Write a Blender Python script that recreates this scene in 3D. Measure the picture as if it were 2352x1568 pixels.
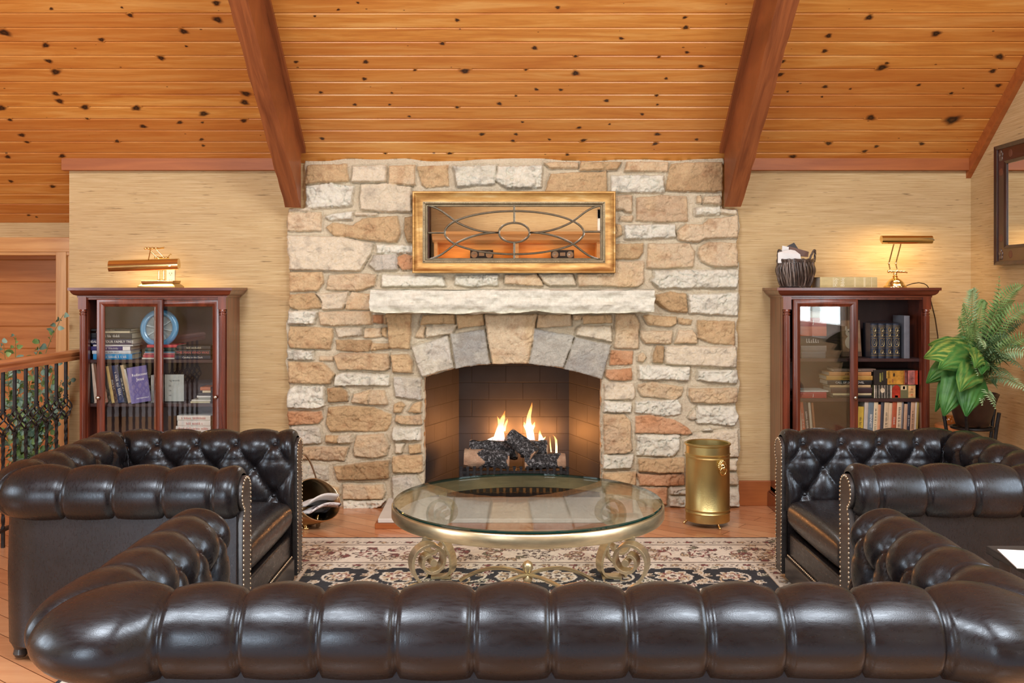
import bpy, bmesh, math, random
import numpy as np
from mathutils import Vector, Matrix
for o in list(bpy.data.objects): bpy.data.objects.remove(o, do_unlink=True)
SC = bpy.context.scene
COL = SC.collection
PI = math.pi
CAMZ, FPX = 1.35, 2250.0
def R(d): return math.radians(d)
# ---------------------------------------------------------------- camera, world, exposure
cam_d = bpy.data.cameras.new('camera'); cam = bpy.data.objects.new('camera', cam_d); COL.objects.link(cam)
cam.location = (0, 0, CAMZ); cam.rotation_euler = (R(90), 0, 0)
cam_d.sensor_width = 36; cam_d.lens = 36*FPX/2352; cam_d.shift_y = -122/2352
cam_d.clip_start = 0.05; cam_d.clip_end = 60
SC.camera = cam
SC.view_settings.view_transform = 'Standard'
SC.view_settings.look = 'None'
SC.view_settings.gamma = 1.0
SC.view_settings.use_curve_mapping = False
SC.view_settings.exposure = 0.0
W = bpy.data.worlds.new('sky'); SC.world = W; W.use_nodes = True
W.node_tree.nodes['Background'].inputs[0].default_value = (.75, .85, 1, 1)
W.node_tree.nodes['Background'].inputs[1].default_value = 0.6
SC.cycles.max_bounces = 8; SC.cycles.diffuse_bounces = 4; SC.cycles.glossy_bounces = 4
SC.cycles.transparent_max_bounces = 16; SC.cycles.sample_clamp_indirect = 6.0
SC.cycles.caustics_reflective = False; SC.cycles.caustics_refractive = False
def area(name, loc, target, sx, sy, watts, col=(1, 1, 1), spread=180):
    l = bpy.data.lights.new(name, 'AREA'); l.shape = 'RECTANGLE'; l.size = sx; l.size_y = sy
    l.energy = watts; l.color = col; l.spread = R(spread)
    o = bpy.data.objects.new(name, l); COL.objects.link(o); o.location = loc
    o.rotation_euler = (Vector(target)-Vector(loc)).to_track_quat('-Z', 'Y').to_euler()
    return o
# daylight in the windows of the room (the walls have an opening and a sash at each)
DAY = (.84, .92, 1.0)
WIN = [  # wall, centre, width, height, watts
    ('right', (2.98, 2.3, 1.75), 1.7, 1.5, 95),
    ('left', (-4.93, 1.6, 1.75), 1.7, 1.5, 95),
    ('rear', (-2.75, -2.93, 1.28), 1.5, 2.3, 150),
    ('rear', (2.05, -2.93, 1.28), 1.3, 2.3, 150)]
for k, c, w, h, e in WIN:
    x, y, z = c
    t = {'right': (x-1, y, z), 'left': (x+1, y, z), 'rear': (x, y+1, z)}[k]
    area('daylight', c, t, w, h, e, DAY)
# two added fill lamps under the closed rear slope; it has no skylights
for x in (-1.5, 1.5):
    area('overhead_fill', (x, .55, 4.12), (x, .55+.55, 4.12-1.3), 1.2, 1.4, 170, (.97, .98, 1.0))
# ---------------------------------------------------------------- helpers
def srgb(*c):
    if len(c) == 1: c = c[0]
    return tuple(((v/255)/12.92 if v/255 <= .04045 else ((v/255+.055)/1.055)**2.4) for v in c)
class MB:
    def __init__(s): s.v = []; s.f = []; s.m = []
    def add(s, vs, fs, mi=0):
        n = len(s.v); s.v += [tuple(v) for v in vs]; s.f += [tuple(i+n for i in f) for f in fs]; s.m += [mi]*len(fs)
    def box(s, a, b, mi=0, M=None):
        x0, y0, z0 = a; x1, y1, z1 = b
        vs = [(x0,y0,z0),(x1,y0,z0),(x1,y1,z0),(x0,y1,z0),(x0,y0,z1),(x1,y0,z1),(x1,y1,z1),(x0,y1,z1)]
        if M is not None: vs = [tuple(M @ Vector(v)) for v in vs]
        s.add(vs, [(0,3,2,1),(4,5,6,7),(0,1,5,4),(1,2,6,5),(2,3,7,6),(3,0,4,7)], mi); return s
    def cbox(s, c, d, mi=0, M=None):
        return s.box([c[i]-d[i]/2 for i in range(3)], [c[i]+d[i]/2 for i in range(3)], mi, M)
    def lathe(s, prof, c=(0,0,0), n=32, mi=0, ax='z', sx=1, sy=1, close=False):
        vs = []; fs = []; k = len(prof)
        for j in range(n):
            a = 2*PI*j/n; ca, sa = math.cos(a), math.sin(a)
            for r, h in prof:
                p = (r*ca*sx, r*sa*sy, h)
                if ax == 'x': p = (p[2], p[0], p[1])
                if ax == 'y': p = (p[1], p[2], p[0])
                vs.append((p[0]+c[0], p[1]+c[1], p[2]+c[2]))
        for j in range(n):
            j2 = (j+1) % n
            for i in range(k-1):
                fs.append((j*k+i, j2*k+i, j2*k+i+1, j*k+i+1))
        if prof[0][0] > 1e-6 and not close: fs.append(tuple(j*k for j in range(n))[::-1])
        if prof[-1][0] > 1e-6 and not close: fs.append(tuple(j*k+k-1 for j in range(n)))
        s.add(vs, fs, mi); return s
    def tube(s, pts, r, n=8, mi=0, cap=True, closed=False):
        P = [Vector(p) for p in pts]; k = len(P)
        rr = r if hasattr(r, '__len__') else [r]*k
        up = None; vs = []; fs = []
        for i in range(k):
            if closed: t = P[(i+1) % k]-P[i-1]
            else: t = P[min(i+1, k-1)]-P[max(i-1, 0)]
            if t.length < 1e-9: t = Vector((0,0,1))
            t.normalize()
            if up is None:
                up = Vector((0,0,1)) if abs(t.z) < .9 else Vector((1,0,0))
            u = up - t*up.dot(t)
            if u.length < 1e-6: u = t.orthogonal()
            u.normalize(); w = t.cross(u); up = u
            for j in range(n):
                a = 2*PI*j/n
                vs.append(P[i]+(u*math.cos(a)+w*math.sin(a))*rr[i])
        m = k if closed else k-1
        for i in range(m):
            i2 = (i+1) % k
            for j in range(n):
                j2 = (j+1) % n
                fs.append((i*n+j, i*n+j2, i2*n+j2, i2*n+j))
        if cap and not closed:
            fs.append(tuple(range(n))[::-1]); fs.append(tuple((k-1)*n+j for j in range(n)))
        s.add(vs, fs, mi); return s
    def prism(s, poly, y0, y1, mi=0, f=None):
        """poly in (x,z) extruded along y, or through f(x,z,y)->point"""
        f = f or (lambda x, z, y: (x, y, z)); n = len(poly)
        vs = [f(x, z, y0) for x, z in poly]+[f(x, z, y1) for x, z in poly]
        fs = [tuple(range(n)), tuple(range(2*n-1, n-1, -1))]+[(i, i+n, (i+1) % n+n, (i+1) % n) for i in range(n)]
        s.add(vs, fs, mi); return s
    def ribbon(s, pts, wid, th, f, mi=0):
        """flat band following a 2D path (u,v); width is across the plane; f(u,v,w)->point"""
        k = len(pts); vs = []; fs = []
        ww = wid if hasattr(wid, '__len__') else [wid]*k
        tt = th if hasattr(th, '__len__') else [th]*k
        for i in range(k):
            a = pts[max(i-1, 0)]; b = pts[min(i+1, k-1)]
            dx, dy = b[0]-a[0], b[1]-a[1]; L = math.hypot(dx, dy) or 1
            nx, ny = -dy/L*tt[i]/2, dx/L*tt[i]/2; x, y = pts[i]; w = ww[i]/2
            vs += [f(x+nx, y+ny, -w), f(x+nx, y+ny, w), f(x-nx, y-ny, w), f(x-nx, y-ny, -w)]
        for i in range(k-1):
            for j in range(4):
                j2 = (j+1) % 4; fs.append((i*4+j, i*4+j2, i*4+4+j2, i*4+4+j))
        fs += [(0,3,2,1), tuple(4*(k-1)+j for j in range(4))]
        s.add(vs, fs, mi); return s
    def sphere(s, c, r, n=12, mi=0, sc=(1,1,1)):
        pr = [(max(r*math.sin(PI*i/n), 0), -r*math.cos(PI*i/n)) for i in range(n+1)]
        vs = []; fs = []; m = n*2
        for j in range(m):
            for q, h in pr: vs.append((c[0]+q*math.cos(2*PI*j/m)*sc[0], c[1]+q*math.sin(2*PI*j/m)*sc[1], c[2]+h*sc[2]))
        for j in range(m):
            j2 = (j+1) % m
            for i in range(n): fs.append((j*(n+1)+i, j2*(n+1)+i, j2*(n+1)+i+1, j*(n+1)+i+1))
        s.add(vs, fs, mi); return s
def mesh_obj(name, vs, fs, mats, parent=None, mi=None, smooth=35, bevel=0, merge=False):
    me = bpy.data.meshes.new(name)
    me.from_pydata([tuple(v) for v in vs], [], fs)
    for m in (mats if isinstance(mats, (list, tuple)) else [mats]): me.materials.append(m)
    if mi is not None and any(mi): me.polygons.foreach_set('material_index', mi)
    if merge:
        bm = bmesh.new(); bm.from_mesh(me); bmesh.ops.remove_doubles(bm, verts=bm.verts, dist=1e-5); bm.to_mesh(me); bm.free()
    if smooth:
        me.polygons.foreach_set('use_smooth', [True]*len(me.polygons))
        me.set_sharp_from_angle(angle=R(smooth))
    me.update()
    o = bpy.data.objects.new(name, me); COL.objects.link(o)
    if parent is not None: o.parent = parent
    if bevel:
        b = o.modifiers.new('bevel', 'BEVEL'); b.width = bevel; b.segments = 2; b.limit_method = 'ANGLE'; b.angle_limit = R(40)
        b.harden_normals = False
    return o
def obj(name, mb, mats, parent=None, smooth=35, bevel=0, merge=False):
    return mesh_obj(name, mb.v, mb.f, mats, parent, mb.m, smooth, bevel, merge)
def tag(o, label=None, cat=None, group=None, kind=None):
    if label: o['label'] = label
    if cat: o['category'] = cat
    if group: o['group'] = group
    if kind: o['kind'] = kind
    return o
def thing(name, label, cat, loc=(0,0,0), rz=0, group=None):
    o = bpy.data.objects.new(name, None); COL.objects.link(o); o.location = loc; o.rotation_euler = (0, 0, rz)
    o.empty_display_size = .1
    return tag(o, label, cat, group)
def struct(name, mb, mats, **k):
    o = obj(name, mb, mats, **k); o['kind'] = 'structure'; return o
def pt(px, py, Y):  # a pixel of the photograph at depth Y -> world point
    return Vector(((px-1176)*Y/FPX, Y, CAMZ-(py-662)*Y/FPX))
_TXT = {}
def text(name, s, size, mat, parent, loc, rot=(R(90), 0, 0), ax='CENTER', ext=.0004, sx=1.0):
    cu = bpy.data.curves.new('t', 'FONT'); cu.body = s; cu.size = size; cu.extrude = ext
    cu.align_x = ax; cu.align_y = 'CENTER'; cu.resolution_u = 2
    t = bpy.data.objects.new('t', cu); COL.objects.link(t)
    bpy.context.view_layer.update()
    me = bpy.data.meshes.new_from_object(t.evaluated_get(bpy.context.evaluated_depsgraph_get()))
    bpy.data.objects.remove(t); me.materials.clear(); me.materials.append(mat)
    o = bpy.data.objects.new(name, me); COL.objects.link(o); o.parent = parent; o.location = loc; o.rotation_euler = rot; o.scale = (sx, 1, 1)
    return o
def faint_print(n, size, mat, parent, loc, seed=0):
    """lettering too small to read: n short strokes in word-like runs along a spine"""
    r = random.Random(seed); m = MB(); x = 0; out = []
    for i in range(n):
        w = size*r.uniform(.16, .34); h = size*r.choice([.5, .7, .7, .5, .62])
        if r.random() < .17: x += size*.4
        out.append((x, w, h)); x += w+size*.12
    for a, w, h in out: m.box((a-x/2, -.0004, -size*.32), (a-x/2+w*.45, .0002, -size*.32+h)); m.box((a-x/2, -.0004, -size*.32), (a-x/2+w, .0002, -size*.32+h*.22))
    o = obj('faint_lettering', m, mat, parent, smooth=0); o.location = loc; return o
# ---------------------------------------------------------------- materials
class NT:
    def __init__(s, name):
        s.m = bpy.data.materials.new(name); s.m.use_nodes = True; s.t = s.m.node_tree
        s.bsdf = s.t.nodes['Principled BSDF']; s.out = s.t.nodes['Material Output']
    def n(s, typ, **k):
        q = s.t.nodes.new(typ)
        for a, b in k.items():
            if a.startswith('i_'):
                q.inputs[a[2:].replace('_', ' ')].default_value = b
            else: setattr(q, a, b)
        return q
    def l(s, a, b): s.t.links.new(a, b)
    def coord(s, scale=(1,1,1), rot=(0,0,0), kind='Object'):
        tc = s.n('ShaderNodeTexCoord'); mp = s.n('ShaderNodeMapping')
        mp.inputs['Scale'].default_value = scale; mp.inputs['Rotation'].default_value = rot
        s.l(tc.outputs[kind], mp.inputs[0]); return mp.outputs[0]
    def noise(s, vec, scale=5, detail=4, rough=.55, dist=0):
        q = s.n('ShaderNodeTexNoise'); q.inputs['Scale'].default_value = scale; q.inputs['Detail'].default_value = detail
        q.inputs['Roughness'].default_value = rough; q.inputs['Distortion'].default_value = dist
        s.l(vec, q.inputs['Vector']); return q.outputs['Fac']
    def ramp(s, fac, stops):
        q = s.n('ShaderNodeValToRGB'); e = q.color_ramp.elements
        while len(e) < len(stops): e.new(.5)
        for i, (p, c) in enumerate(stops):
            e[i].position = p; e[i].color = (*c, 1) if len(c) == 3 else c
        s.l(fac, q.inputs[0]); return q.outputs[0]
    def mix(s, fac, a, b, typ='MIX'):
        q = s.n('ShaderNodeMix', data_type='RGBA', blend_type=typ)
        for v, i in ((fac, 0), (a, 6), (b, 7)):
            if hasattr(v, 'links') or hasattr(v, 'is_linked'): s.l(v, q.inputs[i])
            elif i == 0: q.inputs[0].default_value = v
            else: q.inputs[i].default_value = (*v, 1) if len(v) == 3 else v
        return q.outputs[2]
    def math(s, op, a, b=0.0, c=None):
        q = s.n('ShaderNodeMath', operation=op)
        for i, v in enumerate((a, b) if c is None else (a, b, c)):
            if hasattr(v, 'is_linked'): s.l(v, q.inputs[i])
            else: q.inputs[i].default_value = v
        return q.outputs[0]
    def bump(s, h, strength=.3, dist=.01, to=None):
        q = s.n('ShaderNodeBump'); q.inputs['Strength'].default_value = strength; q.inputs['Distance'].default_value = dist
        s.l(h, q.inputs['Height'])
        if to is not None: s.l(to, q.inputs['Normal'])
        s.l(q.outputs[0], s.bsdf.inputs['Normal']); return q.outputs[0]
    def set(s, **k):
        for a, b in k.items():
            i = s.bsdf.inputs[a.replace('_', ' ')]
            if hasattr(b, 'is_linked'): s.l(b, i)
            else: i.default_value = (*b, 1) if (hasattr(b, '__len__') and len(b) == 3 and i.type == 'RGBA') else b
        return s
def plain(name, col, rough=.5, metal=0, var=.12, scale=8, stretch=(1,1,1), bump=0, bscale=60, coat=0, **k):
    """one-colour material with procedural variation"""
    t = NT(name); v = t.coord(stretch)
    f = t.noise(v, scale, 4)
    lo = tuple(c*(1-var) for c in col); hi = tuple(min(1, c*(1+var)) for c in col)
    t.set(Base_Color=t.ramp(f, [(.3, lo), (.7, hi)]), Roughness=rough, Metallic=metal, Coat_Weight=coat, **k)
    if bump: t.bump(t.noise(v, bscale, 3), bump, .002)
    return t.m
def wood(name, c1, c2, rough=.35, grain=(1, 12, 12), scale=3, coat=.3, bump=.05):
    t = NT(name); v = t.coord(grain)
    f = t.noise(v, scale, 6, .6, .6)
    f2 = t.noise(v, scale*8, 3)
    c = t.mix(t.math('MULTIPLY', f2, .35), t.ramp(f, [(.32, c1), (.68, c2)]), c1)
    t.set(Base_Color=c, Roughness=rough, Coat_Weight=coat, Coat_Roughness=.15)
    t.bump(f2, bump, .002)
    return t.m
def glassmix(name, tint=(1,1,1), rough=0.0, ior=1.5, minr=.0):
    t = NT(name)
    tr = t.n('ShaderNodeBsdfTransparent'); tr.inputs[0].default_value = (*tint, 1)
    gl = t.n('ShaderNodeBsdfGlossy'); gl.inputs['Roughness'].default_value = rough
    fr = t.n('ShaderNodeFresnel'); ge = t.n('ShaderNodeNewGeometry')
    t.l(t.math('ADD', ior, t.math('MULTIPLY', ge.outputs['Backfacing'], 1/ior-ior)), fr.inputs[0])
    mx = t.n('ShaderNodeMixShader')
    t.l(t.math('ADD', fr.outputs[0], minr), mx.inputs[0]); t.l(tr.outputs[0], mx.inputs[1]); t.l(gl.outputs[0], mx.inputs[2]); t.l(mx.outputs[0], t.out.inputs[0])
    return t.m
def leather_mat(name, col, hi):
    t = NT(name); v = t.coord()
    f = t.noise(v, 5, 5, .6)
    c = t.ramp(f, [(.3, col), (.75, hi)])
    sc = t.noise(t.coord((9, 60, 26), (0, .3, .35)), 3, 3, .6, .25)     # fine scuffs
    grain = t.noise(v, 420, 2)
    r = t.math('MULTIPLY_ADD', sc, .34, .13)
    t.set(Base_Color=c, Roughness=r, Specular_IOR_Level=.5, Specular_Tint=(.80, .90, 1.0))
    h = t.math('ADD', t.math('MULTIPLY', grain, .4), t.math('MULTIPLY', t.noise(v, 9, 2, .4), .8))
    t.bump(h, .16, .0025)
    return t.m
LEATHER = leather_mat('dark_leather', (.0070, .0058, .0066), (.015, .0112, .0118))
NAIL = plain('nail_brass', srgb(205, 195, 175), .25, 1, .1)
OAKDARK = wood('ebonised_wood', (.014, .012, .012), (.045, .039, .037), .5, (1.5, 1.5, 14), 4)
CHERRY = wood('cherry_wood', srgb(70, 28, 18), srgb(138, 66, 42), .28, (12, 12, 1), 2.2, .5, .02)
CHERRY_H = wood('cherry_wood_across', srgb(70, 28, 18), srgb(138, 66, 42), .28, (1, 12, 12), 2.2, .5, .02)
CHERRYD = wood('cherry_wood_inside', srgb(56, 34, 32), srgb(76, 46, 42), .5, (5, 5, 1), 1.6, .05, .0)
BEAM = wood('beam_wood', srgb(118, 62, 32), srgb(172, 100, 54), .5, (20, 1, 1.5), 1.6, .1, .2)
TRIMW = wood('trim_wood', srgb(150, 82, 38), srgb(180, 106, 52), .5, (1, 14, 14), 1.8, .04)
PINE = wood('honey_pine', srgb(196, 136, 76), srgb(228, 176, 112), .4, (1, 14, 14), 1.6, .2)
PINEV = wood('honey_pine_upright', srgb(200, 144, 86), srgb(232, 184, 122), .4, (14, 14, 1), 1.6, .2)
RAILW = wood('rail_wood', srgb(176, 102, 54), srgb(218, 150, 96), .3, (14, 1, 14), 1.6, .4)
BRASS = plain('polished_brass', (.82, .63, .29), .12, 1, .06)
BRASSD = plain('aged_brass', (.50, .38, .17), .33, 1, .22, 6, (1, 1, 6))
SCUTTLE = plain('brown_brass', (.30, .21, .11), .3, 1, .25, 5)
GOLDP = plain('antique_gold_paint', (.74, .63, .40), .32, .85, .16, 5, (3, 3, 14), .08, 90)
IRON = plain('wrought_iron', (.035, .034, .036), .38, .7, .3, 30, bump=.1)
NICKEL = plain('nickel_knob', (.55, .50, .44), .25, 1, .05)
BLACKM = plain('black_plastic', (.012, .012, .014), .35, 0, .2)
WHITEP = plain('white_paper', (.80, .80, .78), .7, 0, .04, 30)
PAGES = plain('book_pages', (.72, .65, .52), .85, 0, .2, 60, (1, 1, 14), .3, 120)
GLASS = glassmix('clear_glass', (.96, .97, .96), 0, 1.5, .02)
TGLASS = glassmix('table_glass', (.93, .965, .935), 0, 1.55, .03)
# ================================================================ ROOM SHELL
XR, XL, YR = 2.857, -4.8, -2.8
YW = 6.10                     # papered wall behind the fireplace
CZ0 = 2.125                   # ceiling height at that wall
SL = .75
def grass_mat(name, lo, mid, hi):
    t = NT(name)
    tc = t.n('ShaderNodeTexCoord'); sp = t.n('ShaderNodeSeparateXYZ'); t.l(tc.outputs['Object'], sp.inputs[0])
    s = t.math('ADD', sp.outputs[0], sp.outputs[1]); cb = t.n('ShaderNodeCombineXYZ'); t.l(s, cb.inputs[0]); t.l(sp.outputs[2], cb.inputs[2])
    def mp(sc):
        m = t.n('ShaderNodeMapping'); m.inputs['Scale'].default_value = sc; t.l(cb.outputs[0], m.inputs[0]); return m.outputs[0]
    fine = t.noise(mp((2.2, 1, 150)), 1.6, 4, .7, .3)
    slub = t.noise(mp((5, 1, 95)), 1.3, 3, .6, .2)
    broad = t.noise(mp((.5, 1, 6)), 1.0, 3)
    c = t.ramp(fine, [(.33, lo), (.5, mid), (.68, hi)])
    dark = t.ramp(slub, [(.63, (0, 0, 0)), (.70, (1, 1, 1))])
    c = t.mix(t.math('MULTIPLY', dark, .75), c, tuple(v*.42 for v in lo))
    c = t.mix(.5, c, t.ramp(broad, [(.3, (.42, .42, .42)), (.7, (.58, .58, .58))]), 'OVERLAY')
    t.set(Base_Color=c, Roughness=.75, Specular_IOR_Level=.25)
    t.bump(fine, .35, .004)
    return t.m
GRASS = grass_mat('grasscloth', srgb(178, 147, 102), srgb(198, 170, 124), srgb(214, 190, 148))
# papered wall behind the fireplace, with the fireplace breast in front of its middle
w = MB(); w.box((-2.757, YW, 0), (-1.0, YW+.12, 2.3)); w.box((1.0, YW, 0), (XR+.1, YW+.12, 2.3)); w.box((-1.0, YW, 1.35), (1.0, YW+.12, 2.3))
struct('wall_back', w, GRASS, smooth=0)
w = MB(); w.box((XR, 3.25, 0), (XR+.12, YW+.12, 4.4)); w.box((XR, YR, 0), (XR+.12, 1.35, 5.2))
w.box((XR, 1.35, 0), (XR+.12, 3.25, .95)); w.box((XR, 1.35, 2.6), (XR+.12, 3.25, 5.3))
struct('wall_right', w, GRASS, smooth=0)
w = MB(); w.box((XL-.12, 2.55, 0), (XL, 7.1, 4.6)); w.box((XL-.12, YR, 0), (XL, .65, 5.2))
w.box((XL-.12, .65, 0), (XL, 2.55, .95)); w.box((XL-.12, .65, 2.6), (XL, 2.55, 5.2))
struct('wall_left', w, GRASS, smooth=0)
w = MB()
w.box((XL, YR-.12, 0), (XR, YR, .08)); w.box((XL, YR-.12, 2.5), (XR, YR, 3.5))
for a, b in ((XL, -3.6), (-1.9, 1.3), (2.8, XR)): w.box((a, YR-.12, .08), (b, YR, 2.5))
struct('wall_front', w, GRASS, smooth=0)
# window sashes
def sash(i, k, c, wd, ht):
    m = MB(); x, y, z = c
    def bar(u0, z0, u1, z1, t=.05):
        if k == 'rear': m.box((x+u0, YR-.08, z+z0), (x+u1, YR+.015, z+z1))
        elif k == 'right': m.box((XR-.015, y+u0, z+z0), (XR+.08, y+u1, z+z1))
        else: m.box((XL-.08, y+u0, z+z0), (XL+.015, y+u1, z+z1))
    a, b = wd/2+.11, ht/2+.11
    bar(-a, -b, -a+.14, b); bar(a-.14, -b, a, b); bar(-a, b-.14, a, b); bar(-a, -b, a, -b+.14)
    bar(-.03, -b, .03, b); bar(-a, -.02, a, .02)
    o = struct('window_%d' % i, m, plain('window_white', (.75, .73, .68), .4), bevel=.004)
for i, (k, c, wd, ht, e) in enumerate(WIN): sash(i+1, k, c, wd, ht)
# ---- ceiling: knotty tongue-and-groove boards
def knotty(name):
    t = NT(name)
    tc = t.n('ShaderNodeTexCoord'); sp = t.n('ShaderNodeSeparateXYZ'); t.l(tc.outputs['Object'], sp.inputs[0])
    bi = t.math('FLOOR', t.math('DIVIDE', sp.outputs[1], BW*2))
    bs = t.math('FLOOR', t.math('DIVIDE', t.math('ADD', sp.outputs[0], 4.04), 2.7))
    wn = t.n('ShaderNodeTexWhiteNoise', noise_dimensions='2D'); cb = t.n('ShaderNodeCombineXYZ'); t.l(bi, cb.inputs[0]); t.l(bs, cb.inputs[1]); t.l(cb.outputs[0], wn.inputs[0])
    off = t.n('ShaderNodeCombineXYZ'); t.l(t.math('MULTIPLY', wn.outputs['Value'], 37.0), off.inputs[2])
    va = t.n('ShaderNodeVectorMath', operation='ADD'); t.l(tc.outputs['Object'], va.inputs[0]); t.l(off.outputs[0], va.inputs[1])
    mp = t.n('ShaderNodeMapping'); mp.inputs['Scale'].default_value = (1, 16, 1); t.l(va.outputs[0], mp.inputs[0])
    g = t.noise(mp.outputs[0], 1.5, 6, .6, .9)
    g2 = t.noise(mp.outputs[0], 9, 3, .6, .4)
    c = t.ramp(g, [(.26, srgb(184, 108, 42)), (.5, srgb(216, 148, 68)), (.74, srgb(238, 186, 108))])
    c = t.mix(t.math('MULTIPLY', wn.outputs['Value'], .6), c, srgb(186, 108, 48))
    c = t.mix(t.math('MULTIPLY', t.ramp(g2, [(.5, (0,0,0)), (.8, (1,1,1))]), .3), c, srgb(160, 82, 34))
    # small procedural pin knots
    vo = t.n('ShaderNodeTexVoronoi', feature='F1', voronoi_dimensions='2D'); m2 = t.n('ShaderNodeMapping'); m2.inputs['Scale'].default_value = (4.2, 7.5, 1)
    t.l(tc.outputs['Object'], m2.inputs[0]); t.l(m2.outputs[0], vo.inputs['Vector']); vo.inputs['Scale'].default_value = 1
    sel = t.n('ShaderNodeSeparateColor'); t.l(vo.outputs['Color'], sel.inputs[0])
    kn = t.math('MULTIPLY', t.math('LESS_THAN', vo.outputs['Distance'], t.math('MULTIPLY', sel.outputs[0], .035)), t.math('GREATER_THAN', sel.outputs[1], .6))
    c = t.mix(t.math('MULTIPLY', kn, .7), c, srgb(70, 28, 10))
    at = t.n('ShaderNodeAttribute', attribute_name='knot')
    k = at.outputs['Fac']
    c = t.mix(t.ramp(k, [(.05, (0,0,0)), (.55, (.75,.75,.75)), (1, (1,1,1))]), c, t.ramp(k, [(.0, srgb(120, 48, 12)), (.75, srgb(52, 22, 12)), (1, srgb(30, 16, 12))]))
    # dark seam in the grooves
    t.set(Base_Color=c, Roughness=.38, Coat_Weight=.22, Coat_Roughness=.2, Specular_IOR_Level=.4)
    t.bump(g2, .08, .003)
    return t.m
BW = .0945
KNOTTY = knotty('knotty_pine_boards')
KN = '''1050,46,5 1281,17,5 822,6,3 777,22,3 723,37,3 1016,100,5 1228,110,6 1427,88,4 1573,40,4 1575,63,6 1578,120,4 680,142,4 840,142,6 1068,163,8 837,181,5 1322,168,8
1513,131,3 1322,129,4 1208,160,3 953,161,3 737,212,4 815,240,4 1147,238,5 1185,220,3 1232,205,4 1288,206,4 1393,231,5 1508,219,4 1050,246,4 1510,240,3 940,267,3 1200,280,3 1400,285,3
740,318,5 1107,308,5 1185,308,4 1178,323,4 1262,320,3 1340,322,5 1330,293,4 1475,262,4 1505,330,5 1510,308,5 1033,352,4 885,352,3 1303,355,4 1610,152,5 1530,180,4 900,213,3 895,240,3 1600,320,4
118,20,4 280,17,3 299,35,6 497,7,8 500,45,9 10,75,10 422,72,8 233,91,6 105,104,7 428,106,3 370,133,7 112,140,6 128,165,9 128,215,7 137,232,8 565,215,8 562,235,9 4,248,8 195,246,8 313,248,8
468,261,8 23,275,5 200,272,3 413,281,5 329,290,6 465,281,3 560,277,6 50,310,6 62,326,4 269,324,5 463,320,4 467,334,4 18,360,6 143,358,6 25,416,5 121,428,5 66,494,3 84,498,3
1903,82,7 1894,117,6 1797,141,5 1792,171,6 1996,40,8 2150,77,9 2026,155,9 2037,145,4 1888,222,3 1895,199,5 2110,195,4 2000,270,9 2187,275,14 2296,130,8 2280,163,7 2293,196,6 2185,214,4
1903,329,6 2013,336,5 2117,330,5 1986,347,5 1821,359,6 1809,210,3 1953,204,3'''
def build_ceiling():
    e = Vector((0, -.8, .6)); nrm = Vector((0, -.6, -.8))
    m = MB(); x0, x1 = XL-.05, XR+.02
    n0, n1 = -10, 49
    for i in range(n0, n1):
        a = i*BW; b = a+BW; g = .0035
        ys = [a, a+.0012, a+.0075, b-.0050, b-.0012, b]; zs = [-.011, -.006, 0, 0, -.006, -.011]
        m.add([(x, ys[j], zs[j]) for x in (x0, x1) for j in range(6)], [(j, j+1, j+7, j+6) for j in range(5)])
    nbase = len(m.v); kv = [0.0]*nbase; rnd = random.Random(4)
    for tok in KN.split():
        px, py, r = [float(q) for q in tok.split(',')]
        dz = -(py-662)/FPX; Y = (CZ0+SL*YW-CAMZ)/(dz+SL); X = (px-1176)*Y/FPX; s = (YW-Y)/.8
        rr = r*Y/FPX*1.12; ang = rnd.uniform(-.5, .5); el = rnd.uniform(1.0, 1.5)
        c0 = len(m.v); N = 16; rings = [(0, .8), (.45, 1.0), (.68, .62), (.9, .25), (1.15, 0)]
        vs = []; ks = []
        for q, kk in rings:
            for j in range(N):
                t = 2*PI*j/N; wob = 1+.12*math.sin(3*t+px)+.08*math.sin(5*t+py)
                u, v = q*rr*el*math.cos(t)*wob*(1.2 if q > .8 else 1), q*rr*math.sin(t)*wob
                vs.append((X+u*math.cos(ang)-v*math.sin(ang), s+u*math.sin(ang)+v*math.cos(ang)*1.0, .0007)); ks.append(kk)
        m.add(vs, [(i*N+j, i*N+(j+1) % N, (i+1)*N+(j+1) % N, (i+1)*N+j) for i in range(4) for j in range(N)]); kv += ks
    o = obj('ceiling', m, KNOTTY, smooth=0)
    at = o.data.attributes.new('knot', 'FLOAT', 'POINT'); at.data.foreach_set('value', kv)
    o.matrix_world = Matrix(((1, 0, 0, 0), (0, e.y, nrm.y, YW), (0, e.z, nrm.z, CZ0), (0, 0, 0, 1)))
    o['kind'] = 'structure'
    return o
build_ceiling()
RY, RZ = YW-.8*48*BW, CZ0+.6*48*BW       # ridge
def roofslab():
    m = MB(); z1 = 3.4
    def q(x0, x1, t0, t1):
        ya, yb = RY+(YR-.12-RY)*t0, RY+(YR-.12-RY)*t1; za, zb = RZ+(z1-RZ)*t0, RZ+(z1-RZ)*t1
        m.add([(x0, ya, za), (x1, ya, za), (x1, yb, zb), (x0, yb, zb), (x0, ya, za+.05), (x1, ya, za+.05), (x1, yb, zb+.05), (x0, yb, zb+.05)],
              [(0,1,2,3), (7,6,5,4), (0,4,5,1), (1,5,6,2), (2,6,7,3), (3,7,4,0)])
    q(XL-.1, XR+.1, 0, 1)
    return struct('ceiling_rear_slope', m, TRIMW, smooth=0)
roofslab()
m = MB()
m.box((XL-.12, YR-.12, 4.6), (XL, 7.1, 5.4)); m.box((XR, YR-.12, 4.4), (XR+.12, YW+.1, 5.4))
struct('wall_gable', m, GRASS, smooth=0)
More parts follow.
